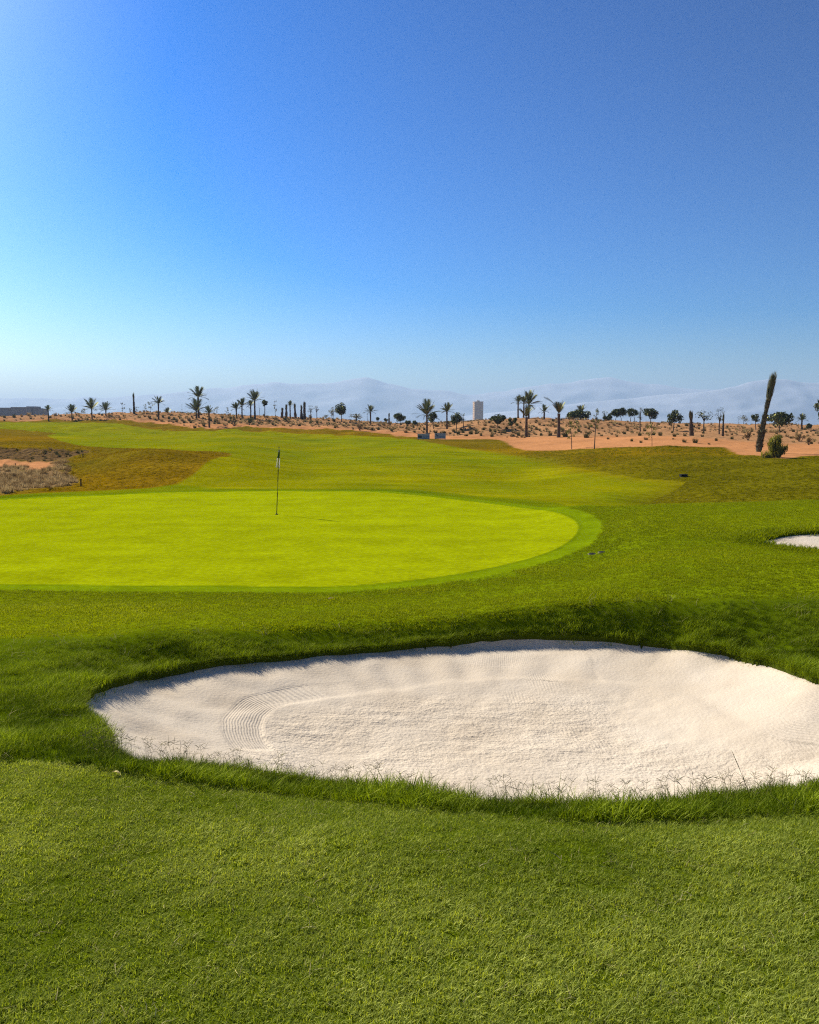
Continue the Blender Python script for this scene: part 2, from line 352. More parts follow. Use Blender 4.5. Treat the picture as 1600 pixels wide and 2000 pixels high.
FAIRWAY = [
    (-116.55, 170.53), (-103.86, 175.26), (-87.41, 175.86), (-82.62, 175.71), (-79.48, 172.88), (-74.84, 173.03), (-68.45, 169.51), (-61.97, 164.5), (-57.47, 162.27),
    (-51.58, 149.72), (-49.15, 146.42), (-44.95, 142.1), (-36.75, 125.73), (-33.15, 124.12), (-29.36, 124.23), (-24.53, 125.94), (-17.91, 119.94), (-12.1, 116.11),
    (-7.1, 114.04), (-3.11, 112.58), (0.0, 100.81), (1.68, 96.09), (2.86, 91.83), (3.99, 86.12), (5.21, 83.65), (6.58, 80.83), (7.92, 79.39), (8.39, 75.8),
    (9.06, 72.63), (9.68, 62.36), (10.75, 57.34), (10.67, 51.74), (10.99, 48.82), (11.4, 44.55), (11.92, 41.42), (12.83, 40.54), (13.34, 39.82), (12.62, 38.22),
    (11.52, 36.37), (10.64, 34.93), (9.93, 33.67), (8, 22), (-10, 22), (-11.35, 39.82), (-11.4, 40.86), (-11.39, 42.06), (-11.42, 43.49), (-11.51, 44.97),
    (-11.6, 46.53), (-11.68, 48.24), (-11.53, 49.53), (-11.65, 52.28), (-12.51, 57.64), (-12.92, 59.8), (-13.4, 61.09), (-14.13, 61.57), (-15.83, 63.22), (-18.13, 65.15),
    (-20.24, 66.27), (-22.25, 67.42), (-24.53, 69.35), (-25.56, 68.34), (-26.48, 68.05), (-27.53, 68.7), (-29.43, 71.58), (-34.35, 81.46), (-36.92, 85.68),
    (-41.55, 94.95), (-42.89, 97.33), (-44.38, 100.64), (-44.81, 101.85), (-47.05, 107.96), (-47.86, 111.24), (-48.0, 111.81), (-51.93, 119.02), (-52.41, 117.0),
    (-53.49, 116.2), (-55.83, 119.64), (-56.83, 119.94), (-59.52, 119.64), (-68.01, 122.44), (-81.34, 129.11), (-92.55, 135.33),]
MANAGED = [
    (-200, 10), (-121.41, 177.68), (-105.93, 177.99), (-88.6, 178.29), (-79.13, 176.77), (-73.88, 177.53), (-67.6, 172.58), (-64.15, 172.14), (-59.81, 168.93),
    (-55.7, 166.06), (-50.11, 159.51), (-44.67, 152.96), (-38.27, 142.34), (-32.75, 131.68), (-30.18, 126.48), (-29.23, 127.03), (-28.03, 130.22), (-26.55, 133.49),
    (-25.44, 137.55), (-21.84, 130.11), (-19.07, 135.22), (-15.25, 136.26), (-11.14, 130.89), (-8.12, 130.55), (-6.38, 130.33), (-4.82, 129.22), (-2.31, 118.52),
    (0.0, 110.67), (2.12, 108.98), (3.72, 99.61), (4.99, 100.21), (6.31, 101.33), (8.45, 103.7), (10.03, 100.72), (10.85, 99.78), (11.1, 96.34), (10.83, 88.13),
    (10.75, 82.09), (11.16, 80.0), (11.73, 78.38), (12.57, 77.44), (13.47, 75.8), (14.47, 74.33), (15.78, 72.32), (17.55, 68.4), (19.77, 66.1), (23.29, 68.34),
    (25.98, 69.47), (26.5, 68.99), (25.35, 65.59), (24.16, 61.57), (22.74, 56.95), (23.03, 56.42), (23.6, 56.47), (23.75, 55.65), (23.45, 53.69), (23.32, 51.83),
    (23.7, 50.95), (24.4, 52.1), (28.14, 56.37), (38.17, 60.99), (47.88, 63.98), (200, 10),]
SCRUBLAND = [
    (-300, 280), (-122.54, 179.36), (-106.64, 179.21), (-89.2, 179.51), (-79.73, 178.14), (-74.19, 178.29), (-68.06, 173.77), (-64.69, 173.62), (-60.0, 169.51),
    (-56.85, 169.51), (-52.56, 167.34), (-46.86, 160.47), (-40.95, 151.27), (-35.54, 142.96), (-32.17, 144.31), (-28.67, 144.19), (-26.79, 145.8), (-23.69, 141.13),
    (-20.6, 146.05), (-16.51, 147.56), (-12.31, 140.77), (-8.78, 141.13), (-4.12, 135.91), (0.0, 126.92), (2.44, 125.62), (4.31, 115.41), (7.07, 113.55), (9.7, 111.34),
    (11.63, 110.77), (13.8, 110.86), (16.22, 105.31), (19.05, 102.03), (21.11, 96.92), (23.92, 96.09), (26.43, 94.38), (27.26, 87.61), (29.0, 84.51), (31.22, 83.58),
    (32.84, 82.23), (32.86, 77.58), (34.71, 77.11), (37.85, 79.94), (36.79, 77.71), (38.6, 77.44), (48.62, 77.84), (55.91, 74.77), (300, 280),]
GULLY = [
    (-40.39, 58.84), (-34.85, 58.53), (-28.92, 57.89), (-27.06, 57.44), (-26.48, 57.3), (-25.36, 57.15), (-24.07, 56.03), (-23.54, 55.37), (-23.16, 54.38),
    (-21.48, 50.05), (-21.18, 48.69), (-21.07, 47.7), (-21.22, 47.13), (-22.02, 47.66), (-23.02, 48.44), (-23.29, 48.78), (-25.03, 50.05), (-31.15, 52.32),
    (-35.3, 51.35),]
BRUSH_BANK = [
    (-33.95, 49.37), (-31.33, 52.59), (-27.32, 54.66), (-24.6, 51.88), (-22.64, 48.28), (-21.77, 47.78), (-21.32, 48.03), (-21.48, 49.53), (-22.83, 53.59),
    (-21.11, 50.09), (-20.31, 48.36), (-19.42, 45.9), (-18.49, 43.45), (-17.1, 40.89), (-16.21, 39.21), (-16.0, 37.99), (-16.13, 36.77), (-16.43, 35.72), (-17.05, 33.99),
    (-18.48, 30.8), (-19.58, 28.35),]
ERODED_BANK = [
    (-49.01, 71.52), (-39.22, 65.99), (-30.5, 61.15), (-28.71, 60.99), (-28.11, 60.94), (-26.83, 60.68), (-25.75, 60.73), (-24.74, 60.73), (-23.84, 60.21),
    (-23.51, 59.65), (-23.53, 58.94), (-23.7, 57.64), (-24.03, 56.27), (-25.31, 57.0), (-26.48, 57.3), (-27.07, 57.44), (-28.92, 57.89), (-34.7, 58.28), (-40.12, 58.43),
    ]
RAKE_SWATH = [
    (-1.25, 6.4), (-1.26, 6.43), (-1.29, 6.48), (-1.32, 6.54), (-1.35, 6.59), (-1.38, 6.65), (-1.4, 6.71), (-1.42, 6.76), (-1.44, 6.83), (-1.45, 6.89), (-1.47, 6.95),
    (-1.48, 7.02), (-1.48, 7.09), (-1.48, 7.16), (-1.48, 7.23), (-1.47, 7.3), (-1.45, 7.37), (-1.43, 7.43), (-1.4, 7.49), (-1.37, 7.55), (-1.32, 7.61), (-1.28, 7.66),
    (-1.22, 7.71), (-1.16, 7.75), (-1.09, 7.79), (-1.01, 7.83), (-0.92, 7.87), (-0.83, 7.91), (-0.72, 7.95), (-0.62, 7.99), (-0.52, 8.03), (-0.42, 8.08), (-0.31, 8.13),
    (-0.21, 8.19), (-0.11, 8.24), (0.0, 8.29), (0.12, 8.33), (0.24, 8.37), (0.36, 8.41), (0.47, 8.44), (0.54, 8.46),]
RAKE_PATCHES = [
    (2.18, 6.21, 0.22), (1.48, 7.15, 0.2), (1.39, 8.33, 0.25), (1.64, 6.85, 0.18), (3.17, 6.62, 0.3), (1.86, 6.51, 0.12), (1.07, 7.93, 0.2),]

FLOOR_Z = -1.17
def sand_sd(x, y, P, wob=.03):
    return poly_sd(x, y, P)+fbm(np.asarray(x)*3.1, np.asarray(y)*3.1, 2)*wob*2
def sand_height(x, y, sd, main=True):
    zb = base_height(x, y)
    if main:
        w = np.clip(sd/2.3, 0, 1); w = 1-(1-w)**1.7
        w = np.where(sd < 0, 0, w)
        z = (zb-.06)*(1-w)+FLOOR_Z*w
        z = z+.013*sstep(.85, 1.0, sd)*(1-sstep(1.0, 1.35, sd))*sstep(6.2, 7.2, y)
    else:
        z = zb-.06-.03*sstep(0, .8, sd)
    z = z+fbm(x*1.6, y*1.6, 3)*.018+fbm(x*9, y*9, 2)*.010*sstep(.8, 1.5, sd)
    return z
def ground_height(x, y):
    """turf surface, dropping below the sand inside the bunkers"""
    x = np.asarray(x, float); y = np.asarray(y, float)
    z = base_height(x, y)
    for P, main, (x0, x1, y0, y1) in ((BUNKER, True, (-4, 6, 3, 11)), (BUNKER_FAR, False, (5, 11, 12, 18))):
        k = (x > x0) & (x < x1) & (y > y0) & (y < y1)
        if k.any():
            sd = sand_sd(x[k], y[k], P)
            zs = sand_height(x[k], y[k], sd, main)-.05
            zz = z[k]; ins = sd > 0
            zz[ins] = zs[ins]; z[k] = zz
    return z

# ---- the grid: fine where things stand close together in the view, coarse outside
def rows():
    Y = [1.0]
    while Y[-1] < 14000:
        y = Y[-1]
        d = min(y*y/1500, y*.0085) if y < 235 else y*.04
        Y.append(y+max(d, .014))
    return np.array(Y)
YR = rows()
fine = np.linspace(-.64, .64, 720)
side = .64+np.cumsum(.004*1.16**np.arange(32))
AC = np.concatenate([-side[::-1], fine, side])
nr, nc = len(YR), len(AC)
GX = YR[:, None]*AC[None, :]; GY = np.repeat(YR[:, None], nc, 1)
# let the grid follow the bunker rims so that their edges are clean
_dY = np.gradient(YR)[:, None]*np.ones(nc); _dX = np.gradient(AC)[None, :]*YR[:, None]
inner = np.zeros((nr, nc), bool)
for _P, (x0, x1, y0, y1) in ((BUNKER, (-4, 6, 3, 11)), (BUNKER_FAR, (5, 11, 12, 18))):
    k = (GX > x0) & (GX < x1) & (GY > y0) & (GY < y1)
    gx, gy = GX[k], GY[k]; e = .004
    s0 = sand_sd(gx, gy, _P); sx_ = (sand_sd(gx+e, gy, _P)-s0)/e; sy_ = (sand_sd(gx, gy+e, _P)-s0)/e
    q = np.hypot(sx_, sy_)+1e-6; sx_ /= q; sy_ /= q
    near = np.abs(s0) < .55*(np.abs(sx_)*_dX[k]+np.abs(sy_)*_dY[k])
    c_ = np.abs(sx_)*_dX[k]+np.abs(sy_)*_dY[k]
    s_in = s0
    foot = ~near & (s0 > 0) & (s0 < 1.6*c_)                  # the foot of the cut stands right below its top
    for m_, t_ in ((near, -.003), (foot, .008)):
        ux, uy = gx[m_], gy[m_]
        for _ in range(5):
            s1 = sand_sd(ux, uy, _P); ax = (sand_sd(ux+e, uy, _P)-s1)/e; ay = (sand_sd(ux, uy+e, _P)-s1)/e
            g2 = ax*ax+ay*ay+.05
            ux = ux-(s1-t_)*ax/g2; uy = uy-(s1-t_)*ay/g2
        gx[m_] = ux; gy[m_] = uy
    GX[k] = gx; GY[k] = gy
    inner[k] |= sand_sd(gx, gy, _P) > 0
GZ = ground_height(GX, GY)

ZONES = ['scrubland', 'dirt_ground', 'rough_grass', 'fairway', 'semi_rough', 'green_collar', 'putting_green',
         'bunker_rough', 'mown_turf', 'eroded_bank', 'brush_bank']
ALB = {
 'scrubland':     (.37, .195, .085),
 'dirt_ground':   (.48, .218, .085),
 'rough_grass':   (.172, .112, .004),
 'fairway':       (.190, .195, .002),
 'semi_rough':    (.150, .185, .002),
 'green_collar':  (.150, .208, .002),
 'putting_green': (.268, .306, .002),
 'bunker_rough':  (.080, .115, .002),
 'mown_turf':     (.080, .105, .003),
 'eroded_bank':   (.150, .090, .035),
 'brush_bank':    (.250, .155, .065),
}
alb = np.empty((nr, nc, 3)); alb[:] = ALB['scrubland']
zone = np.zeros((nr, nc), int)
def paint(name, P, wob, edge, wscale):
    P = np.array(P)
    lo = P.min(0)-3; hi = P.max(0)+3
    r0, r1 = np.searchsorted(YR, [lo[1], hi[1]])
    r1 = min(r1+1, nr); r0 = max(r0-1, 0)
    X = GX[r0:r1]; Y = GY[r0:r1]
    sd = poly_sd(X, Y, P)+fbm(X*wscale, Y*wscale, 3)*wob*2
    if name == 'fairway': edge = edge+2.4*sstep(3, 11, X)      # no crisp mowing line on the right
    w = sstep(-edge, edge, sd)[..., None]
    alb[r0:r1] = alb[r0:r1]*(1-w)+np.array(ALB[name])*w
    zone[r0:r1][sd > 0] = ZONES.index(name)
# bare soil first, then grass on top
zone[:] = ZONES.index('dirt_ground'); alb[:] = ALB['dirt_ground']
paint('scrubland', SCRUBLAND, 1.2, 1.5, .2)
far = sstep(235, 320, GY)[..., None]
alb = alb*(1-far)+np.array((.30, .22, .13))*far
zone[GY > 235] = 0
paint('rough_grass', MANAGED, .25, .25, .5)
paint('eroded_bank', ERODED_BANK, .3, .3, .6)
paint('dirt_ground', GULLY, .3, .15, .6)
paint('brush_bank', BRUSH_BANK, .3, .4, .6)
paint('fairway', FAIRWAY, .12, .12, .4)
paint('semi_rough', NEAR_TURF, .08, .25, .5)
GC = np.array(GREEN)
paint('bunker_rough', ROUGH_NEAR, .10, .35, 1.5)
sdg = poly_sd(GX, GY, GC)
wc = sstep(-.85, -.48, sdg+fbm(GX*1.1, GY*1.1, 2)*.2)[..., None]; wg = sstep(-.03, .03, sdg)[..., None]
alb = alb*(1-wc)+np.array(ALB['green_collar'])*wc
alb = alb*(1-wg)+np.array(ALB['putting_green'])*wg
swale_shade = (sstep(-2.4, -.8, sdg)*(1-sstep(-.7, -.6, sdg)))[..., None]*.55         # shade of the swale round the collar, painted as darker green turf
alb = alb*(1-swale_shade)+np.array((.085, .130, .002))*swale_shade
ring = ((1-sstep(.02, .09, np.abs(sdg+.05))))[..., None]*.6                        # thin darker line just outside the edge of the green
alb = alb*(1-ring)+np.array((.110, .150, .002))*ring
zone[sdg > -.62] = ZONES.index('green_collar'); zone[sdg > 0] = ZONES.index('putting_green')
paint('mown_turf', FRONT_TURF, .02, .03, 3)
# patchiness of the grass itself: greener and yellower areas
pn = fbm(GX*.10+3, GY*.10, 3)[..., None]; pn2 = fbm(GX*.45, GY*.45+40, 3)[..., None]
isg = np.isin(zone, [2, 3, 4, 8])[..., None]
mult = np.concatenate([1+.28*pn+.18*pn2, 1+.12*pn+.10*pn2, 1-.5*pn], -1)
alb = np.where(isg, alb*mult, alb)
# rough turns greener towards the near right mound, tawny on the left
rg = (zone == 2)[..., None]*sstep(2, 14, GX)[..., None]*(1-sstep(40, 70, GY))[..., None]
alb = alb*(1-rg)+np.array((.120, .105, .003))*rg
# dry dead grass amid the far rough
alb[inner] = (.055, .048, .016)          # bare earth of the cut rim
alb = np.clip(alb, .001, .9)

# relief of its own in the eroded bank and the scrub
def add_relief(P, scale, amp, stretch):
    k = poly_sd(GX, GY, P) > -.5
    GZ[k] += (np.abs(fbm(GX[k]*scale, GY[k]*scale*stretch, 3)))*amp
add_relief(ERODED_BANK, .9, .3, .4)
add_relief(BRUSH_BANK, .8, .25, 1)

def sheet(name, faces_mask, mat):
    """one piece of ground cut from the grid"""
    i, j = np.nonzero(faces_mask)
    quads = np.stack([i*nc+j, i*nc+j+1, (i+1)*nc+j+1, (i+1)*nc+j], 1)
    used, inv = np.unique(quads.ravel(), return_inverse=True)
    co = np.stack([GX.ravel()[used], GY.ravel()[used], GZ.ravel()[used]], 1)
    me = bpy.data.meshes.new(name)
    me.vertices.add(len(used)); me.vertices.foreach_set('co', co.ravel())
    nq = len(quads)
    me.loops.add(nq*4); me.loops.foreach_set('vertex_index', inv.astype(np.int32))
    me.polygons.add(nq); me.polygons.foreach_set('loop_start', np.arange(nq, dtype=np.int32)*4)
    me.polygons.foreach_set('use_smooth', np.ones(nq, bool))
    at = me.attributes.new('albedo', 'FLOAT_COLOR', 'POINT')
    at.data.foreach_set('color', np.concatenate([alb.reshape(-1, 3)[used], np.ones((len(used), 1))], 1).ravel())
    me.materials.append(mat); me.update(calc_edges=True); me.validate()
    return tag(link(name, me), kind='structure')

M_turf = ground_mat('turf_close', 160, .35, 1.5, .15, .6, .01)
M_semi = ground_mat('turf_semi_rough', 16, .35, .7, .18, .9, .05)
M_green = ground_mat('turf_putting', 9, .20, 1.3, .16, .35, .015, .10)
M_fair = ground_mat('turf_fairway', 4, .22, .3, .16, .5, .06, .20)
M_rough = ground_mat('turf_rough', 3.2, .30, .25, .25, 1.0, .12, .10)
M_dirt = ground_mat('red_dirt', 2.2, .14, .15, .18, .7, .08, .08)
M_scrub = ground_mat('dry_soil', 1.3, .28, .12, .22, .9, .2)
M_bank = ground_mat('bank_soil', 3.0, .35, .4, .3, 1.0, .2)
zmat = {'scrubland': M_scrub, 'dirt_ground': M_dirt, 'rough_grass': M_rough, 'fairway': M_fair, 'semi_rough': M_semi,
        'green_collar': M_green, 'putting_green': M_green, 'bunker_rough': M_turf, 'mown_turf': M_turf,
        'eroded_bank': M_bank, 'brush_bank': M_bank}
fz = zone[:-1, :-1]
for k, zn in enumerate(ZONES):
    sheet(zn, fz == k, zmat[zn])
# ground behind and beside the viewer
mb = MB()
nb = 24
vx = np.linspace(-60, 60, nb); vy = np.linspace(-60, 1.6, nb)
for b in vy:
    for a in vx: mb.v.append((a, b, -.05 if b > .3 else -.01))
for r in range(nb-1):
    for c in range(nb-1): mb.f.append((r*nb+c, r*nb+c+1, (r+1)*nb+c+1, (r+1)*nb+c))
tag(mb.build('lawn_behind', simple_mat('lawn_behind_grass', (.10, .15, .016), .95, .25, 30)), kind='structure')

# ------------------------------------------------------------------ sand
def sand_mat():
    m, n, l = new_mat('bunker_sand')
    out = n.new('ShaderNodeOutputMaterial'); b = n.new('ShaderNodeBsdfPrincipled')
    b.inputs['Roughness'].default_value = 1; b.inputs['Specular IOR Level'].default_value = .05
    tc = n.new('ShaderNodeTexCoord')
    def noise(s, d, vec=None):
        z = n.new('ShaderNodeTexNoise'); z.inputs['Scale'].default_value = s; z.inputs['Detail'].default_value = d
        l.new(vec or tc.outputs['Object'], z.inputs['Vector']); return z.outputs[0]
    def math_(op, a, c):
        k = n.new('ShaderNodeMath'); k.operation = op
        for i, v in enumerate((a, c)):
            if isinstance(v, (int, float)): k.inputs[i].default_value = v
            else: l.new(v, k.inputs[i])
        return k.outputs[0]
    def attr(nm):
        a = n.new('ShaderNodeAttribute'); a.attribute_name = nm; return a.outputs['Fac']
    big = noise(1.3, 4)
    r = n.new('ShaderNodeValToRGB')
    r.color_ramp.elements[0].position = .3; r.color_ramp.elements[0].color = (.590, .490, .350, 1)
    r.color_ramp.elements[1].position = .7; r.color_ramp.elements[1].color = (.670, .575, .430, 1)
    l.new(big, r.inputs[0])
    fine_ = noise(180, 2)
    mr = n.new('ShaderNodeMapRange'); mr.inputs[1].default_value = .3; mr.inputs[2].default_value = .7
    mr.inputs[3].default_value = .9; mr.inputs[4].default_value = 1.06
    l.new(fine_, mr.inputs[0])
    vm = n.new('ShaderNodeVectorMath'); vm.operation = 'SCALE'
    l.new(r.outputs[0], vm.inputs[0]); l.new(mr.outputs[0], vm.inputs['Scale'])
    l.new(vm.outputs[0], b.inputs['Base Color'])
    # relief in metres: rake grooves, faint combing, grains and scuffs
    groove = math_('MULTIPLY', math_('SINE', math_('MULTIPLY', attr('groove_u'), 2*math.pi/.0245), 0), math_('MULTIPLY', attr('groove_m'), .0011))
    comb = math_('MULTIPLY', math_('SINE', math_('MULTIPLY', attr('comb_u'), 2*math.pi/.032), 0), math_('MULTIPLY', attr('comb_m'), .0006))
    grain = math_('MULTIPLY', noise(30, 5), math_('ADD', .006, math_('MULTIPLY', attr('scuff_m'), .008)))
    mp = n.new('ShaderNodeMapping'); mp.inputs['Scale'].default_value = (2.2, 7, 3); mp.inputs['Rotation'].default_value = (0, 0, -.15)
    l.new(tc.outputs['Object'], mp.inputs[0])
    scuff = math_('MULTIPLY', math_('POWER', noise(1.0, 5, mp.outputs[0]), 2.0), math_('MULTIPLY', attr('scuff_m'), .028))
    h = math_('ADD', math_('ADD', groove, comb), math_('ADD', grain, scuff))
    bp = n.new('ShaderNodeBump'); bp.inputs['Strength'].default_value = 1.0; bp.inputs['Distance'].default_value = 1.0
    l.new(h, bp.inputs['Height']); l.new(bp.outputs[0], b.inputs['Normal'])
    l.new(b.outputs[0], out.inputs[0])
    return m
M_sand = sand_mat()
def sand_sheet(name, P, res, main):
    P = np.array(P); lo = P.min(0)-.15; hi = P.max(0)+.15
    xs = np.arange(lo[0], hi[0], res); ys = np.arange(lo[1], hi[1], res)
    X, Y = np.meshgrid(xs, ys)
    sd = sand_sd(X, Y, P)
    Z = sand_height(X, Y, sd, main)
    keep = sd > -.07
    q = keep[:-1, :-1] & keep[1:, :-1] & keep[:-1, 1:] & keep[1:, 1:]
    i, j = np.nonzero(q); w = len(xs)
    quads = np.stack([i*w+j, i*w+j+1, (i+1)*w+j+1, (i+1)*w+j], 1)
    used, inv = np.unique(quads.ravel(), return_inverse=True)
    x, y, z, s = (a.ravel()[used] for a in (X, Y, Z, sd))
    gu = np.zeros_like(x); gm = np.zeros_like(x); cu = np.zeros_like(x); cm = np.zeros_like(x); sm = np.full_like(x, .25)
    if main:
        u, along, tot = line_u(x, y, RAKE_SWATH)
        gu = u
        fade = sstep(0, .12, along)*(1-sstep(tot*.42, tot*.72, along)*.85)
        gm = (1-sstep(.155, .185, np.abs(u)))*fade
        # the raked band lies a little lower than the sand beside it
        z = z-.008*gm
        ang = np.arctan2(y-6.6, x-.8)
        rim = (1-sstep(.75, 1.1, s))*sstep(.05, .2, s)
        cu = np.where(rim > .2, ang*3.6+.05*fbm(x*2, y*2, 2), x)
        cm = rim*np.clip(.35+1.6*fbm(x*1.1, y*1.1, 2), 0, 1)*.6
        for px, py, rr in RAKE_PATCHES:
            d = np.hypot((x-px)/rr, (y-py)/rr/1.4)
            cm = np.maximum(cm, (1-sstep(.4, 1, d)))
        z = z+.010*sstep(.05, .5, s)*rim*np.sin(ang*30+4*fbm(x, y, 2))*sstep(0, 1, 1-(x > 2))*.8
        sm = sstep(.95, 1.4, s)*np.clip(.40+2.4*fbm(x*.7+3, y*.7, 3)+.3*(1-sstep(1.2, 2.4, x)), .05, 1.3)*(1-gm)
    me = bpy.data.meshes.new(name)
    me.vertices.add(len(used)); me.vertices.foreach_set('co', np.stack([x, y, z], 1).ravel())
    nq = len(quads)
    me.loops.add(nq*4); me.loops.foreach_set('vertex_index', inv.astype(np.int32))
    me.polygons.add(nq); me.polygons.foreach_set('loop_start', np.arange(nq, dtype=np.int32)*4)
    me.polygons.foreach_set('use_smooth', np.ones(nq, bool))
    for nm, v in (('groove_u', gu), ('groove_m', gm), ('comb_u', cu), ('comb_m', cm), ('scuff_m', sm)):
        me.attributes.new(nm, 'FLOAT', 'POINT').data.foreach_set('value', v.astype(np.float32))
    me.materials.append(M_sand); me.update(calc_edges=True); me.validate()
    return tag(link(name, me), kind='structure')
sand_sheet('bunker_sand', BUNKER, .026, True)
sand_sheet('bunker_sand', BUNKER_FAR, .05, False)

# ------------------------------------------------------------------ mountains on the skyline
def mountain(name, y0, depth, prof, mat, seed, amp):
    xs = np.linspace(prof[0][0], prof[-1][0], 420); ys = np.linspace(-1, 1, 44)
    crest = np.interp(xs, [p[0] for p in prof], [p[1] for p in prof])
    X, T = np.meshgrid(xs, ys)
    env = np.clip(1-np.abs(T)**1.3, 0, 1)
    rid = 1-2*np.abs(fbm(X*.0016+seed, T*2.2+seed*3, 4))
    fine_c = fbm(X*.004+seed*5, T*1.4, 4)
    Z = np.maximum(crest[None, :], 0)*env*(1-.35*(1-env)*(1-rid))+env*fine_c*amp*np.clip(crest[None, :]/150, 0, 1)
    Y = y0+T*depth+fbm(X*.001, T*0+seed, 2)*200
    me = bpy.data.meshes.new(name)
    w = len(xs); i, j = np.meshgrid(np.arange(len(ys)-1), np.arange(w-1), indexing='ij')
    q = np.stack([i*w+j, i*w+j+1, (i+1)*w+j+1, (i+1)*w+j], -1).reshape(-1, 4)
    me.from_pydata(np.stack([X, Y, Z-4], -1).reshape(-1, 3).tolist(), [], q.tolist())
    me.polygons.foreach_set('use_smooth', np.ones(len(q), bool)); me.materials.append(mat); me.update()
    return tag(link(name, me), kind='structure')
M_rock = simple_mat('mountain_rock_hazed', (.50, .52, .56), .95, .3, .004)  # rock colour paled and blued, so part of the haze is painted in
def mp_(L, Y): return [((px-800)/1600*Y, (832-py)/1600*Y) for px, py in L]
mountain('far_mountains', 8600, 900, mp_([(-1300, 800), (-600, 790), (-100, 778), (200, 776), (330, 768), (420, 757), (480, 750), (530, 747), (590, 749), (640, 747), (690, 738), (715, 737), (745, 745), (800, 757), (860, 764), (930, 768), (1000, 762), (1080, 748), (1150, 740), (1185, 737), (1240, 746), (1310, 757), (1400, 760), (1600, 755), (2000, 752), (2600, 770)], 8600), M_rock, 1.3, 25)
mountain('near_mountains', 6900, 600, mp_([(900, 812), (1000, 800), (1120, 788), (1220, 777), (1300, 770), (1380, 763), (1440, 752), (1472, 745), (1500, 739), (1530, 739), (1560, 746), (1590, 747), (1640, 742), (1800, 750), (2200, 765), (2700, 800)], 6900), M_rock, 4.7, 14)
# ------------------------------------------------------------------ the hazy air
hz = MB()
hz.box(-13800, 13800, -900, 14900, -6, 545)
hm, hn, hl = new_mat('haze_air')
ho = hn.new('ShaderNodeOutputMaterial'); hv = hn.new('ShaderNodeVolumePrincipled')
hv.inputs['Color'].default_value = (.56, .78, 1.0, 1)
hv.inputs['Density'].default_value = .00016
hv.inputs['Anisotropy'].default_value = .15
hl.new(hv.outputs[0], ho.inputs['Volume'])
tag(hz.build('haze', hm), 'pale haze in the air over the plain', 'haze', kind='stuff')

# ------------------------------------------------------------------ grass blades (too many to count: stuff)
def blade(mb, rng, x, y, h, w, lean, az, seg=2, z0=0.0):
    ca, sa = math.cos(az), math.sin(az)
    fa = az+math.pi/2+rng.uniform(-.5, .5)
    wx, wy = math.cos(fa)*w/2, math.sin(fa)*w/2
    pts = []
    for k in range(seg+1):
        t = k/seg
        b = lean*h*t*t
        pts.append((x+ca*b, y+sa*b, z0+h*t*(1-.18*lean*t)))
    n = len(mb.v)
    for k in range(seg):
        s = 1-(k/seg)**1.5*.55
        p = pts[k]
        mb.v += [(p[0]-wx*s, p[1]-wy*s, p[2]), (p[0]+wx*s, p[1]+wy*s, p[2])]
    mb.v.append(pts[-1])
    for k in range(seg-1):
        a = n+2*k; mb.f.append((a, a+1, a+3, a+2))
    a = n+2*(seg-1); mb.f.append((a, a+1, n+2*seg))

def tuft_proto(name, seed, n, r, h0, h1, w, lean, mat, seg=2):
    rng = random.Random(seed); mb = MB()
    for _ in range(n):
        q = r*math.sqrt(rng.random()); t = rng.uniform(0, 2*math.pi)
        blade(mb, rng, q*math.cos(t), q*math.sin(t), rng.uniform(h0, h1), w*rng.uniform(.7, 1.2),
              lean*rng.uniform(.3, 1.6), rng.uniform(0, 2*math.pi), seg)
    return bpy.data.objects.new(name, mb.mesh(name, mat))

def seed_proto(name, seed, mat):
    """bent stalks that fork into three or four thin fingers at the top"""
    rng = random.Random(seed); mb = MB()
    for _ in range(2):
        x, y = rng.uniform(-.03, .03), rng.uniform(-.03, .03)
        h = rng.uniform(.10, .17); az = rng.uniform(0, 6.28); ln = rng.uniform(.02, .05)
        top = (x+math.cos(az)*ln, y+math.sin(az)*ln, h)
        mb.tube([(x, y, 0), (x+math.cos(az)*ln*.35, y+math.sin(az)*ln*.35, h*.55), top], [.0009, .0008, .0007], 3, False)
        k = rng.choice((3, 3, 4)); a0 = rng.uniform(0, 6.28)
        for j in range(k):
            a = a0+j*6.28/k+rng.uniform(-.3, .3); f = rng.uniform(.028, .048); up = rng.uniform(.3, .9)
            mb.tube([top, (top[0]+math.cos(a)*f*.6, top[1]+math.sin(a)*f*.6, top[2]+f*up*.75),
                     (top[0]+math.cos(a)*f, top[1]+math.sin(a)*f, top[2]+f*up)], [.0009, .0012, .0006], 3, False)
    return bpy.data.objects.new(name, mb.mesh(name, mat))

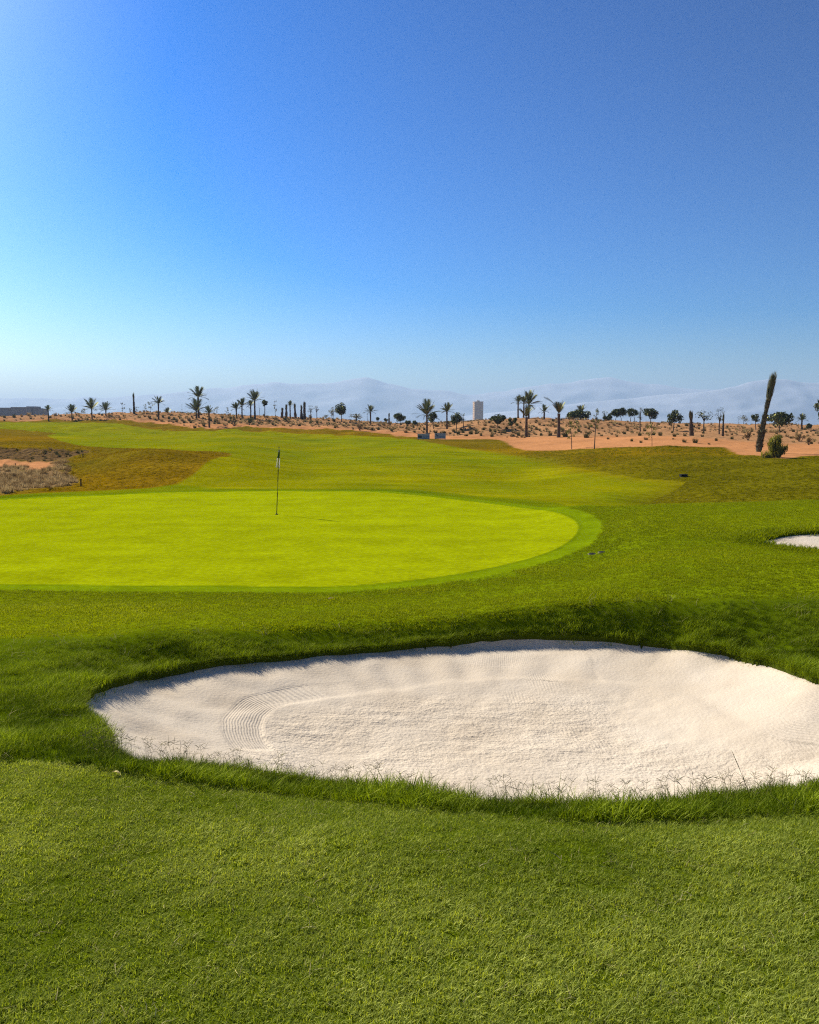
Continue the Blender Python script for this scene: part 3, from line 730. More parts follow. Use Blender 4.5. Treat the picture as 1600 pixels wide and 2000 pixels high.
def scatter(name, protos, pos, rz, tilt, scl, tint, label, cat, seed=0):
    """one stuff object: instances of the prototypes at the given points"""
    n = len(pos); rs = np.random.RandomState(seed)
    me = bpy.data.meshes.new(name)
    me.vertices.add(n); me.vertices.foreach_set('co', np.asarray(pos, float).ravel())
    rot = np.stack([rs.uniform(-1, 1, n)*tilt, rs.uniform(-1, 1, n)*tilt, rz], 1)
    me.attributes.new('rot', 'FLOAT_VECTOR', 'POINT').data.foreach_set('vector', rot.astype(np.float32).ravel())
    me.attributes.new('scl', 'FLOAT', 'POINT').data.foreach_set('value', np.asarray(scl, np.float32))
    me.attributes.new('tint', 'FLOAT', 'POINT').data.foreach_set('value', np.asarray(tint, np.float32))
    me.attributes.new('pick', 'INT', 'POINT').data.foreach_set('value', rs.randint(0, len(protos), n).astype(np.int32))
    o = tag(link(name, me), label, cat, kind='stuff')
    c = bpy.data.collections.new(name+'_blades')
    for p in protos: c.objects.link(p)
    g = bpy.data.node_groups.new(name, 'GeometryNodeTree')
    g.interface.new_socket('Geometry', in_out='INPUT', socket_type='NodeSocketGeometry')
    g.interface.new_socket('Geometry', in_out='OUTPUT', socket_type='NodeSocketGeometry')
    N = g.nodes; L = g.links
    gi = N.new('NodeGroupInput'); go = N.new('NodeGroupOutput')
    ci = N.new('GeometryNodeCollectionInfo'); ci.inputs[0].default_value = c
    ci.inputs['Separate Children'].default_value = True; ci.inputs['Reset Children'].default_value = True
    ip = N.new('GeometryNodeInstanceOnPoints'); ip.inputs['Pick Instance'].default_value = True
    def named(nm, ty):
        a = N.new('GeometryNodeInputNamedAttribute'); a.data_type = ty; a.inputs['Name'].default_value = nm
        return [s for s in a.outputs if s.enabled and s.name == 'Attribute'][0]
    er = N.new('FunctionNodeEulerToRotation')
    L.new(named('rot', 'FLOAT_VECTOR'), er.inputs[0]); L.new(er.outputs[0], ip.inputs['Rotation'])
    L.new(named('scl', 'FLOAT'), ip.inputs['Scale'])
    L.new(named('pick', 'INT'), ip.inputs['Instance Index'])
    L.new(gi.outputs[0], ip.inputs['Points']); L.new(ci.outputs[0], ip.inputs['Instance'])
    L.new(ip.outputs[0], go.inputs[0])
    md = o.modifiers.new('scatter', 'NODES'); md.node_group = g
    return o

RS = np.random.RandomState(11)
def sample(x0, x1, y0, y1, per_m2, keep, amax=.72):
    n = int((x1-x0)*(y1-y0)*per_m2)
    x = RS.uniform(x0, x1, n); y = RS.uniform(y0, y1, n)
    k = (np.abs(x) < amax*y+.25); x = x[k]; y = y[k]
    k = keep(x, y); return x[k], y[k]
def sds(x, y): return poly_sd(x, y, BUNKER)

M_blade = leaf_mat('blade_mown', (.115, .175, .003), (.43, .48, .10), .45, True, .02)
M_bladeR = leaf_mat('blade_rough', (.048, .085, .002), (.25, .325, .015), .32, True, .012)
M_straw = leaf_mat('blade_straw', (.30, .25, .11), (.42, .36, .19), .35, True, .03, (1, 1, 1))
M_seed = leaf_mat('seed_stalk', (.20, .19, .085), (.34, .28, .16), .45, True, .02, (1, 1, 1))

def finish(x, y, dz=-.004):
    return np.stack([x, y, ground_height(x, y)+dz], 1)
# mown turf where the viewer stands
x, y = sample(-4.2, 4.2, 1.35, 4.6, 1500, lambda a, b: poly_sd(a, b, FRONT_TURF) > -.02)
pn = fbm(x*1.7, y*1.7, 3); pf = fbm(x*.6+9, y*.6, 2)
scatter('mown_grass', [tuft_proto('mown_tuft', s, 44, .042, .010, .021, .0024, .9, M_blade) for s in range(4)],
        finish(x, y), RS.uniform(0, 6.28, len(x)), .25, RS.uniform(.8, 1.2, len(x))*(1+.2*pn), np.clip(.50+.50*pn+.22*pf+RS.normal(0, .16, len(x)), 0, 1),
        'short mown turf in the foreground', 'grass', 1)
k = RS.rand(len(x)) < .035
scatter('clippings', [tuft_proto('straw_tuft', s+9, 6, .04, .014, .03, .0024, 1.3, M_straw) for s in range(3)],
        finish(x[k], y[k]), RS.uniform(0, 6.28, k.sum()), .5, RS.uniform(.8, 1.2, k.sum()), RS.rand(k.sum()),
        'pale dry blades among the short foreground turf', 'grass', 2)
# unmown rough round the bunker
def in_rough(a, b):
    return (poly_sd(a, b, ROUGH_NEAR) > -.05) & (poly_sd(a, b, FRONT_TURF) < .0) & (sds(a, b)+fbm(a*3.1, b*3.1, 2)*.06 < .012)
x, y = sample(-8.5, 9.5, 3.0, 11.2, 620, in_rough)
sd = -sds(x, y)
lip = (1-sstep(.1, .9, sd)); away = sstep(.7, 2.4, sd)*(x < 0)
pn = fbm(x*2.1+4, y*2.1, 3)
edge = 1-sstep(0, .35, -poly_sd(x, y, FRONT_TURF))
top = sstep(.0, .5, poly_sd(x, y, ROUGH_NEAR))
size = (.60+.34*lip+.24*edge*(lip > .0))*(.45+.55*top)*(1-.55*away)*.9*(1+.9*pn)*RS.uniform(.8, 1.2, len(x))
scatter('long_rough', [tuft_proto('rough_tuft', s+20, 30, .055, .045, .100, .0034, .75, M_bladeR, 3) for s in range(5)],
        finish(x, y, -.008), RS.uniform(0, 6.28, len(x)), .22, size, np.clip(.42+.6*away+1.0*pn+RS.normal(0, .2, len(x)), 0, 1),
        'long unmown grass round the bunker', 'grass', 3)
k = RS.rand(len(x)) < .02
scatter('dry_stems', [tuft_proto('dry_stem', s+40, 4, .05, .06, .12, .0026, 1.1, M_straw, 3) for s in range(3)],
        finish(x[k], y[k]), RS.uniform(0, 6.28, k.sum()), .5, RS.uniform(.7, 1.1, k.sum()), RS.rand(k.sum()),
        'pale dry stems in the long grass round the bunker', 'grass', 4)
# grass hanging over the rim of the sand
BP = np.array(BUNKER); seg = np.roll(BP, -1, 0)-BP; ln_ = np.hypot(seg[:, 0], seg[:, 1])
n = int(ln_.sum()*200); pick_ = RS.choice(len(BP), n, p=ln_/ln_.sum()); tt = RS.rand(n)
x = BP[pick_, 0]+seg[pick_, 0]*tt; y = BP[pick_, 1]+seg[pick_, 1]*tt
e = .01; s0 = sand_sd(x, y, BUNKER); gx = (sand_sd(x+e, y, BUNKER)-s0)/e; gy = (sand_sd(x, y+e, BUNKER)-s0)/e
off = s0+RS.uniform(.004, .05, n); x = x-gx*off; y = y-gy*off
k = np.abs(x) < .8*y; x, y = x[k], y[k]
pn = fbm(x*3, y*3, 2)
scatter('rim_grass', [tuft_proto('rim_tuft', s+30, 26, .035, .04, .085, .0034, 1.3, M_bladeR, 3) for s in range(4)],
        finish(x, y, -.012), RS.uniform(0, 6.28, len(x)), .55, (.72+.4*pn)*RS.uniform(.7, 1.2, len(x)), np.clip(.35+.6*pn+RS.normal(0, .15, len(x)), 0, 1),
        'grass hanging over the rim of the bunker sand', 'grass', 12)
# seed heads standing along the near lip, against the sand
def on_lip(a, b):
    s = sds(a, b); return (s > -.22) & (s < .03) & (b < 4.9) & (a > -1.7)
x, y = sample(-2.4, 4.6, 3.2, 5.0, 330, on_lip)
scatter('seed_heads', [seed_proto('seed_head', s+60, M_seed) for s in range(6)],
        finish(x, y), RS.uniform(0, 6.28, len(x)), .28, RS.uniform(.4, .9, len(x)), RS.rand(len(x)),
        'thin forked seed heads along the near bunker lip', 'grass', 5)
# shorter semi-rough between bunker and green and on the right mound
def in_semi(a, b):
    return (poly_sd(a, b, ROUGH_NEAR) < .1) & (poly_sd(a, b, GREEN) < -.64) & (poly_sd(a, b, BUNKER_FAR) < .0) & (b < 25.5)
x, y = sample(-9.5, 9.5, 8.4, 14.5, 260, in_semi, .66)
x2, y2 = sample(2, 15, 14.5, 25.5, 190, in_semi, .62)
big = np.concatenate([np.ones(len(x)), np.full(len(x2), 1.15)])
x = np.concatenate([x, x2]); y = np.concatenate([y, y2])
pn = fbm(x*.8+2, y*.8, 3); pb = fbm(x*.22, y*.22+7, 2)
M_bladeS = leaf_mat('blade_semi', (.125, .165, .002), (.275, .315, .006), .45, True, .01)
b2 = 1-sstep(.1, .7, -poly_sd(x, y, BUNKER_FAR))
scatter('semi_rough_grass', [tuft_proto('semi_tuft', s+80, 34, .075, .018, .042, .0052, .9, M_bladeS) for s in range(4)],
        finish(x, y, -.006), RS.uniform(0, 6.28, len(x)), .25, big*(.8+.5*pn+1.1*b2)*RS.uniform(.75, 1.25, len(x)),
        np.clip(.45+.4*pn+.45*pb-.2*b2+RS.normal(0, .13, len(x)), 0, 1), 'shorter grass between bunker and putting green', 'grass', 6)

# taller tawny tufts in the far rough
n = 30000
x = RS.uniform(-36, 40, n); y = RS.uniform(27, 78, n)
x = x*y/60; k = np.abs(x/y) < .64; x, y = x[k], y[k]
k = (poly_sd(x, y, MANAGED) > .3) & (poly_sd(x, y, FAIRWAY) < -.25-3.0*RS.rand(len(x))**2*(x > 0)) & (poly_sd(x, y, NEAR_TURF) < -.3) & (poly_sd(x, y, BRUSH_BANK) < -.1) & (poly_sd(x, y, GULLY) < -.2)
x, y = x[k], y[k]
M_bladeT = leaf_mat('blade_tawny', (.145, .10, .004), (.26, .18, .012), .4, True, .0)
M_bladeO = leaf_mat('blade_olive', (.110, .108, .003), (.20, .185, .008), .4, True, .0)
lf = x < 0
for kk, mm, nm_ in ((lf, M_bladeT, 'on the brown mound at the left'), (~lf, M_bladeO, 'on the rough slope at the right')):
    pn = fbm(x[kk]*.5, y[kk]*.5, 3)
    scatter('far_rough_grass', [tuft_proto('far_rough_tuft', s+100, 26, .16, .05, .11, .016, .9, mm) for s in range(4)],
            finish(x[kk], y[kk], -.02), RS.uniform(0, 6.28, kk.sum()), .25, RS.uniform(.5, 1.0, kk.sum())*(1+.6*pn),
            np.clip(.45+.8*pn+RS.normal(0, .2, kk.sum()), 0, 1), 'unmown grass '+nm_, 'grass', 13)

# ------------------------------------------------------------------ dry scrub
def tuft_mesh(name, seed, n, mat):
    """rounded clump of stiff dry stalks, about 1 m across and 0.8 m high"""
    rng = random.Random(seed); mb = MB()
    for _ in range(n):
        q = .28*math.sqrt(rng.random()); t = rng.uniform(0, 6.28)
        out = rng.uniform(.1, 1.0)
        h = .85*math.sqrt(max(.05, 1-.75*out*out))*rng.uniform(.7, 1.1)
        blade(mb, rng, q*math.cos(t), q*math.sin(t), h, .055*rng.uniform(.6, 1.3), out*.75, t+rng.uniform(-.5, .5), 2)
    return mb.mesh(name, mat)
M_scr1 = leaf_mat('scrub_olive', (.045, .050, .018), (.12, .105, .045), .3, False, .02, (1, 1, .8))
M_scr2 = leaf_mat('scrub_straw', (.27, .18, .085), (.52, .39, .20), .4, False, .02, (1, .95, .8))
M_scr3 = leaf_mat('scrub_grey', (.16, .095, .040), (.32, .21, .10), .35, False, .02, (1, 1, .85))
tuft_meshes = [tuft_mesh('scrub_tuft', s, 80, m) for s, m in ((1, M_scr1), (2, M_scr1), (3, M_scr2), (4, M_scr3), (5, M_scr2))]
TUFTS = [
    (17.36, 108.51, 0.75), (17.99, 105.13, 0.85), (19.27, 101.85, 1.02), (20.33, 94.38, 1.0), (21.09, 87.31, 0.38), (23.61, 93.66, 0.47), (20.72, 76.65, 0.43),
    (22.66, 78.78, 0.54), (20.75, 73.69, 0.41), (26.45, 94.46, 0.65), (28.03, 91.91, 0.69), (27.55, 85.46, 0.59), (24.4, 72.94, 0.55), (25.27, 72.69, 0.64),
    (29.46, 78.98, 0.49), (26.31, 72.19, 0.32), (25.35, 79.05, 0.3), (11.1, 110.77, 0.69), (9.73, 111.72, 0.63), (13.93, 111.34, 0.7), (14.78, 111.53, 0.77),
    (13.07, 113.55, 0.71), (11.72, 119.23, 0.82), (13.55, 124.55, 0.62), (14.2, 120.15, 0.68), (18.5, 124.02, 0.7), (20.85, 124.23, 0.62), (22.89, 126.59, 0.55),
    (20.34, 132.01, 0.66), (23.38, 134.41, 0.67), (20.24, 123.81, 0.54), (16.64, 127.46, 0.72), (29.08, 86.86, 0.49), (30.58, 85.9, 0.48), (32.87, 83.79, 0.47),
    (25.27, 116.11, 0.58), (23.57, 114.82, 0.57), (22.37, 95.84, 0.48), (26.05, 99.69, 0.62), (29.57, 109.26, 0.61), (27.78, 93.58, 0.58), (-36.42, 139.81, 0.87),
    (-35.42, 141.74, 0.8), (-45.28, 160.2, 0.9), (-42.21, 154.41, 0.87), (-40.13, 151.27, 0.76), (-36.02, 152.57, 0.86), (-46.08, 165.63, 0.83), (-49.05, 168.06, 0.84),
    (-26.74, 156.53, 1.08), (-26.3, 161.57, 1.01), (-23.89, 158.29, 1.19), (-23.34, 157.88, 1.09), (-18.44, 153.75, 0.86), (-17.33, 154.94, 0.87), (-15.39, 154.8, 0.87),
    (-8.86, 142.47, 0.8), (-2.94, 135.22, 0.76), (6.96, 117.81, 0.88), (7.79, 119.23, 0.82), (8.73, 116.9, 0.88), (5.13, 121.18, 0.76), (3.99, 125.73, 0.79),
    (9.82, 121.39, 0.76), (11.12, 123.28, 0.77), (6.87, 128.34, 0.8), (7.85, 112.58, 0.63), (14.32, 114.23, 0.7), (41.27, 91.36, 0.6), (-88.34, 184.19, 1.23),
    (17.06, 112.2, 0.4), (-5.2, 164.79, 0.85), (10.24, 135.91, 0.54), (-32.05, 142.59, 0.86), (-59.42, 171.41, 0.62), (15.59, 130.22, 0.41), (48.77, 128.78, 0.51),
    (40.07, 81.32, 0.34), (48.3, 102.55, 0.58), (-49.1, 163.24, 0.93), (-33.17, 161.85, 0.61), (-64.85, 179.82, 0.77), (13.74, 130.78, 0.74), (37.53, 115.51, 0.5),
    (-2.67, 139.33, 0.47), (71.35, 147.3, 0.87), (53.55, 152.31, 0.93), (-20.86, 152.96, 0.48), (-85.44, 185.13, 1.24), (-51.82, 167.63, 1.11), (53.35, 118.31, 0.53),
    (3.35, 132.81, 0.47), (27.52, 108.61, 0.69), (-85.16, 180.44, 0.63), (-24.89, 153.35, 1.01), (-23.12, 141.74, 0.73), (-31.16, 163.1, 0.62), (-79.64, 185.45, 1.06),
    (67.8, 133.84, 0.44), (50.69, 102.03, 0.47), (-43.31, 161.85, 1.01), (-6.94, 153.48, 0.51), (62.86, 148.19, 0.74), (46.9, 135.91, 0.8), (43.86, 95.52, 0.58),
    (-72.89, 181.99, 0.67), (44.97, 127.9, 0.62), (41.3, 80.97, 0.55), (28.56, 122.02, 0.51), (-16.43, 167.63, 0.76), (39.45, 79.05, 0.43), (-0.11, 156.53, 0.54),
    (-35.04, 151.01, 0.96), (-21.14, 149.59, 0.9), (32.28, 121.91, 0.7), (-35.01, 156.8, 0.94), (24.29, 124.87, 0.83), (18.36, 120.25, 0.38), (6.98, 145.67, 0.82),
    (-5.27, 139.45, 0.77), (36.22, 119.33, 0.66), (26.18, 107.86, 0.48), (4.61, 154.01, 0.96), (47.85, 107.22, 0.61), (25.51, 113.84, 0.43), (32.7, 114.33, 0.64),
    (-11.51, 142.59, 0.86), (16.42, 117.61, 0.38), (-61.03, 176.32, 0.98), (-46.72, 163.24, 0.9), (-49.56, 177.83, 0.64), (-55.51, 177.83, 0.87), (11.78, 128.12, 0.83),
    (-93.89, 184.66, 0.77), (-15.22, 166.06, 1.04), (-22.02, 171.41, 0.93), (-75.09, 181.99, 0.8), (34.12, 106.85, 0.48), (-63.22, 173.47, 0.91), (37.98, 81.32, 0.44),
    (-22.45, 147.94, 0.46), (-19.6, 154.94, 0.62), (-30.15, 141.86, 0.65), (51.08, 104.06, 0.49), (-25.77, 139.81, 0.69), (-34.98, 160.75, 0.58), (15.43, 124.34, 0.53),
    (28.44, 98.93, 0.31), (4.92, 148.19, 0.98), (37.78, 131.45, 0.54), (-59.4, 168.93, 0.71), (31.69, 127.68, 0.76), (-32.17, 158.42, 0.69), (-5.78, 158.97, 0.94),
    (12.18, 131.68, 0.54), (-6.32, 139.69, 0.9), (7.28, 156.67, 0.95), (-11.63, 157.88, 0.91), (16.68, 123.7, 0.81), (47.74, 133.04, 0.56), (49.47, 147.05, 0.92),
    (23.46, 118.21, 0.5), (-64.37, 176.92, 0.92), (47.43, 149.21, 0.59), (31.02, 95.11, 0.53), (38.14, 77.98, 0.45), (-83.26, 181.21, 0.72), (27.71, 128.01, 0.54),
    (57.29, 134.41, 0.73), (16.51, 132.35, 0.47), (-21.09, 171.41, 0.57), (51.07, 132.35, 0.63), (-29.22, 154.67, 0.77), (51.77, 115.71, 0.39), (25.89, 128.78, 0.71),
    (0.75, 125.83, 0.66), (15.69, 127.35, 0.66), (-38.02, 151.78, 0.77), (-66.58, 178.59, 0.81), (30.6, 126.81, 0.74), (-67.66, 177.07, 0.71), (41.59, 108.14, 0.47),
    (46.94, 155.33, 0.91), (42.67, 92.46, 0.37), (-67.72, 173.18, 0.97), (46.57, 142.47, 0.78), (2.48, 138.74, 0.73), (29.7, 121.29, 0.42), (41.04, 103.17, 0.49),
    (-5.87, 167.34, 0.62), (-17.3, 148.44, 0.55), (-41.52, 165.78, 0.62), (-35.83, 165.21, 0.81), (-19.51, 146.05, 0.83), (21.51, 121.39, 0.81), (-69.43, 178.44, 0.75),
    (20.77, 116.7, 0.44), (-54.03, 177.53, 0.71), (55.39, 114.62, 0.49), (26.71, 112.68, 0.42), (42.66, 94.86, 0.45), (77.45, 159.78, 0.54), (34.75, 122.02, 0.4),
    (5.87, 118.72, 0.6), (-25.54, 167.2, 0.57), (44.53, 109.45, 0.73), (-84.11, 185.13, 0.61), (-17.73, 169.51, 0.69), (59.35, 123.38, 0.62), (-77.41, 182.93, 0.65),
    (11.4, 113.65, 0.45), (-89.74, 182.62, 0.9), (9.35, 128.45, 0.7), (23.65, 102.73, 0.44), (-7.38, 141.98, 0.56), (-71.03, 181.52, 0.63), (-31.7, 166.34, 0.57),
    (-45.45, 174.96, 0.83), (-80.31, 179.82, 0.59), (-52.25, 170.97, 0.77), (-28.17, 148.57, 0.77), (31.42, 118.62, 0.57), (40.68, 87.61, 0.5), (-34.11, 144.06, 0.66),
    (-69.68, 185.13, 0.7), (-38.05, 174.22, 1.04), (9.1, 156.0, 0.52), (-29.23, 169.22, 0.9), (32.5, 97.42, 0.34), (25.75, 120.56, 0.8), (41.87, 139.33, 0.6),
    (46.03, 108.7, 0.52), (46.99, 98.0, 0.34), (-82.07, 179.98, 0.58), (46.28, 118.82, 0.47), (-37.8, 166.49, 0.87), (-43.34, 164.65, 0.67), (36.86, 103.26, 0.48),
    (-1.69, 168.06, 0.63), (-73.49, 179.82, 1.17), (-27.73, 154.67, 0.98), (1.69, 141.13, 0.54), (-18.46, 163.38, 0.53), (-30.2, 157.75, 0.77), (41.07, 83.36, 0.55),
    (21.8, 119.13, 0.5), (-22.83, 155.47, 0.93), (27.39, 125.3, 0.83), (-78.04, 179.06, 1.01), (20.66, 107.86, 0.64), (2.15, 126.48, 0.51), (49.52, 102.2, 0.47),
    (-55.99, 170.82, 1.11), (41.95, 100.21, 0.46), (-71.07, 178.44, 0.93), (26.96, 122.86, 0.79), (53.57, 132.24, 0.73), (35.14, 129.33, 0.43), (38.03, 98.42, 0.46),
    (50.5, 122.33, 0.51), (-56.91, 178.75, 0.64), (8.17, 128.01, 0.49), (-53.24, 168.78, 0.94), (22.3, 114.92, 0.39), (55.71, 119.43, 0.75), (-44.79, 162.27, 1.02),
    (-4.06, 170.97, 0.66), (-62.85, 179.82, 0.66), (22.43, 103.17, 0.69), (-74.63, 184.82, 0.62), (-50.63, 169.36, 0.82), (20.8, 112.97, 0.39), (12.39, 125.19, 0.71),
    (-0.57, 125.3, 0.84), (50.03, 117.2, 0.49), (-0.18, 141.01, 0.86), (3.1, 158.15, 0.74), (49.67, 156.8, 0.94), (-24.49, 173.03, 0.7), (-45.2, 157.61, 0.75),
    (17.5, 118.21, 0.39), (-12.47, 141.01, 0.88), (42.85, 84.08, 0.54), (-61.94, 172.88, 0.81), (-36.1, 154.67, 0.65), (22.13, 130.44, 0.49), (-7.65, 177.38, 0.81),
    (35.03, 86.34, 0.33), (35.99, 83.86, 0.27), (-55.82, 173.92, 0.72), (-20.0, 157.07, 0.77), (-37.08, 153.62, 0.9), (33.77, 122.12, 0.61), (-86.59, 184.19, 0.81),
    (51.45, 118.72, 0.61),]
rt = random.Random(8)
tz = ground_height(np.array([t[0] for t in TUFTS]), np.array([t[1] for t in TUFTS]))
LAND = [(-.345, 'left of the tall thin dark bound palm'), (-.262, 'between the thin dark bound palm and the tallest left palm'),
        (-.192, 'between the tallest left palm and the left cluster'), (-.130, 'between the left palm cluster and bound palm row'),
        (-.050, 'between the bound palm row and the lone splayed palm'), (.022, 'between the lone splayed palm and the palm above the sign boards'),
        (.083, 'between the sign boards and the tower'), (.142, 'between the tower and the stout V-fronded palm'),
        (.183, 'between the two stout palms on the orange hill'), (.296, 'between the orange hill and the big dense round tree'),
        (.346, 'between the big dense round tree and the shaggy bound column'), (.430, 'between the shaggy bound column and the leaning bound palm'),
        (9, 'right of the leaning bound palm')]
ORD = ['first', 'second', 'third', 'fourth', 'fifth', 'sixth', 'seventh', 'eighth', 'ninth', 'tenth', 'eleventh', 'twelfth', 'thirteenth',
       'fourteenth', 'fifteenth', 'sixteenth', 'seventeenth', 'eighteenth', 'nineteenth', 'twentieth']
on_dirt = sorted(range(17), key=lambda q: TUFTS[q][0]/TUFTS[q][1])
for i, (tx, ty, sz) in enumerate(TUFTS):
    q = rt.choice((0, 0, 1)) if i < 70 else rt.choice((0, 1, 2, 3, 3, 4))
    o = link('scrub_tuft', tuft_meshes[q], None, (tx, ty, float(tz[i])-.03), (0, 0, rt.uniform(0, 6.28)), (sz*rt.uniform(.9, 1.15), sz*rt.uniform(.9, 1.1), sz*rt.uniform(.8, 1.05)))
    if i < 17:
        tag(o, '%s dark scrub tuft from the left on the bare orange dirt at the right' % ORD[on_dirt.index(i)], 'scrub tuft', 'scrub tufts on the bare orange dirt')
    else:
        where = [w for a, w in LAND if tx/ty < a][0]; hue = ('dark olive', 'dark olive', 'pale straw', 'brown', 'pale straw')[q]
        tag(o, '%s scrub tuft %s' % (hue, where), 'scrub tuft', '%s scrub tufts %s' % (hue, where))
n = 22000
x = RS.uniform(-150, 150, n); y = RS.uniform(98, 232, n)
dn = fbm(x*.06, y*.06, 3)
k = (np.abs(x/y) < .66) & (poly_sd(x, y, SCRUBLAND) > -2.5*RS.rand(n)) & (dn+RS.uniform(-.35, .35, n)+.25*(1-sstep(-20, 40, x)) > .05)
x, y = x[k], y[k]
scatter('ridge_scrub', [bpy.data.objects.new('ridge_tuft', tuft_meshes[q]) for q in (2, 4, 3, 2, 4, 0, 3)], finish(x, y, -.03), RS.uniform(0, 6.28, len(x)), .1,
        RS.uniform(.25, .6, len(x))*(1+.6*fbm(x*.1, y*.1, 2)), RS.rand(len(x)), 'low dry scrub covering the sandy ridge', 'scrub', 7)
# brush on the near gully bank, far left
BB = np.array(BRUSH_BANK)
n = 2600
x = RS.uniform(BB[:, 0].min(), BB[:, 0].max(), n); y = RS.uniform(BB[:, 1].min(), BB[:, 1].max(), n)
k = (poly_sd(x, y, BRUSH_BANK) > -.3) & (np.abs(x/y) < .75); x, y = x[k], y[k]
scatter('bank_brush', [bpy.data.objects.new('brush_tuft', m) for m in (tuft_meshes[3], tuft_meshes[4], tuft_meshes[4], tuft_meshes[2], tuft_meshes[3])], finish(x, y, -.03), RS.uniform(0, 6.28, len(x)), .15,
        RS.uniform(.22, .5, len(x)), RS.rand(len(x)), 'dry brown brush on the gully bank', 'brush', 8)
EB = np.array(ERODED_BANK)
n = 1500
x = RS.uniform(EB[:, 0].min(), EB[:, 0].max(), n); y = RS.uniform(EB[:, 1].min(), EB[:, 1].max(), n)
k = (poly_sd(x, y, ERODED_BANK) > 0) & (np.abs(x/y) < .75); x, y = x[k], y[k]
scatter('bank_grass', [bpy.data.objects.new('bank_tuft', m) for m in (tuft_meshes[3], tuft_meshes[0])], finish(x, y, -.03), RS.uniform(0, 6.28, len(x)), .15,
        RS.uniform(.15, .4, len(x)), RS.rand(len(x)), 'dry grass on the eroded gully bank', 'grass', 9)

# ------------------------------------------------------------------ palms, trees, saplings, shrubs
M_bark = simple_mat('palm_bark', (.12, .085, .055), .95, .45, 6, .8)
M_bigbark = leaf_mat('shaggy_bark', (.06, .062, .046), (.14, .13, .09), .2, False, .02, (1, 1, .8))
M_wood = simple_mat('tree_bark', (.10, .08, .06), .95, .3, 10, .5)
M_frond = leaf_mat('palm_frond', (.045, .060, .032), (.085, .100, .055), .25, False, .06, (1.1, 1.1, .7))
M_bund = leaf_mat('bound_frond', (.075, .075, .045), (.13, .12, .075), .2, False, .04, (1, 1, .8))
M_crown = leaf_mat('tree_leaf', (.028, .042, .020), (.070, .088, .042), .3, False, .05, (1.1, 1.1, .7))
M_grey = leaf_mat('grey_leaf', (.10, .10, .065), (.19, .185, .125), .35, False, .04, (1, 1, .8))
M_sap = leaf_mat('sapling_leaf', (.06, .075, .025), (.12, .125, .05), .4, False, .05)
M_yel = leaf_mat('shrub_yellow', (.075, .08, .018), (.26, .24, .075), .45, False, .04)

def frond_mesh(name, seed, droop):
    """feather leaf of unit length along +x, curving down towards the tip"""
    rng = random.Random(seed); mb = MB(); n = 13
    P = [(t*(1-.12*droop*t), 0, .30*t*(1-droop*1.9*t)) for t in [k/n for k in range(n+1)]]
    for k in range(n):
        a, b = P[k], P[k+1]; w = .016*(1-k/n*.7)
        mb.quad((a[0], -w, a[2]), (b[0], -w*.9, b[2]), (b[0], w*.9, b[2]), (a[0], w, a[2]))
    for k in range(2, n+1):
        t = k/n; a = P[k]; ln = .40*math.sin(math.pi*min(1, .12+t*.80))**.7*rng.uniform(.8, 1.1)+.04
        for s in (-1, 1):
            tip = (a[0]+ln*.72, s*ln*.52, a[2]+ln*.10-ln*.35*droop*t)
            mb.tri((a[0]-.06, 0, a[2]), (a[0]+.05, 0, a[2]), tip)
    return mb.mesh(name, M_frond)
FR = [frond_mesh('frond', s, d) for s, d in ((1, .25), (2, .5), (3, .8), (4, .1))]

def palm_trunk(h, r, seed, lean=0.0):
    rng = random.Random(seed); mb = MB(); n = 11
    pts = []; rad = []
    for k in range(n+1):
        t = k/n
        pts.append((lean*h*t*t, .02*h*math.sin(t*3+seed), h*t))
        rad.append(r*(1.35-.55*t if t < .25 else 1.21-.32*t+(.25*sstep(.78, 1, t)))*rng.uniform(.92, 1.08))
    mb.tube(pts, rad, 9)
    for k in range(46):                       # stubs of old leaf bases
        t = rng.uniform(.08, 1); a = rng.uniform(0, 6.28); i = int(t*n*.999)
        c = np.array(pts[i])+(np.array(pts[i+1])-np.array(pts[i]))*(t*n-i); q = rad[i]
        o = np.array((math.cos(a), math.sin(a), 0)); s = np.array((-math.sin(a), math.cos(a), 0))*q*.35
        mb.tri(tuple(c+o*q*.9-s), tuple(c+o*q*.9+s), tuple(c+o*q*1.45+np.array((0, 0, q*1.1))))
    return mb.mesh('trunk', M_bark), pts[-1]

def build_palm(kind, loc, h, w, lean, label, seed):
    rng = random.Random(seed)
    t = thing('date_palm', label, 'palm', loc, 0, None)
    fl = max(w*.74, h*.30)
    if kind == 'palm_low':
        for k in range(16):
            e = rng.uniform(.35, 1.3)
            link('frond', FR[rng.randrange(4)], t, (0, 0, .05), (0, -e, rng.uniform(0, 6.28)), (h*1.05,)*3)
        return t
    vert = .52 if kind == 'palm' else .30
    th = max(h-fl*(.72 if kind == 'palm' else .95), h*.42)
    r = max(.12, min(.26, h*.030)) * (1.35 if kind == 'palm_v' else 1.0)
    me, top = palm_trunk(th, r, seed, lean)
    link('trunk', me, t)
    nf = rng.randint(20, 26) if kind == 'palm' else 13
    for k in range(nf):
        u = k/nf
        e = 1.42-u*1.30+rng.uniform(-.12, .12) if kind == 'palm' else rng.uniform(.85, 1.4)
        f = FR[3 if e > 1.1 else (0 if e > .75 else (1 if e > .35 else 2))]
        s = fl*rng.uniform(.82, 1.08)*(1 if kind == 'palm' else 1.25)
        link('frond', f, t, (top[0], top[1], top[2]-.05), (rng.uniform(-.2, .2), -e+.28, k*2.399+rng.uniform(-.3, .3)), (s, s, s))
    if kind == 'palm_v' and 'arching' in label:
        link('frond', FR[2], t, (top[0], top[1], top[2]), (0, -1.0, 3.0), (fl*2.2,)*3)
    return t

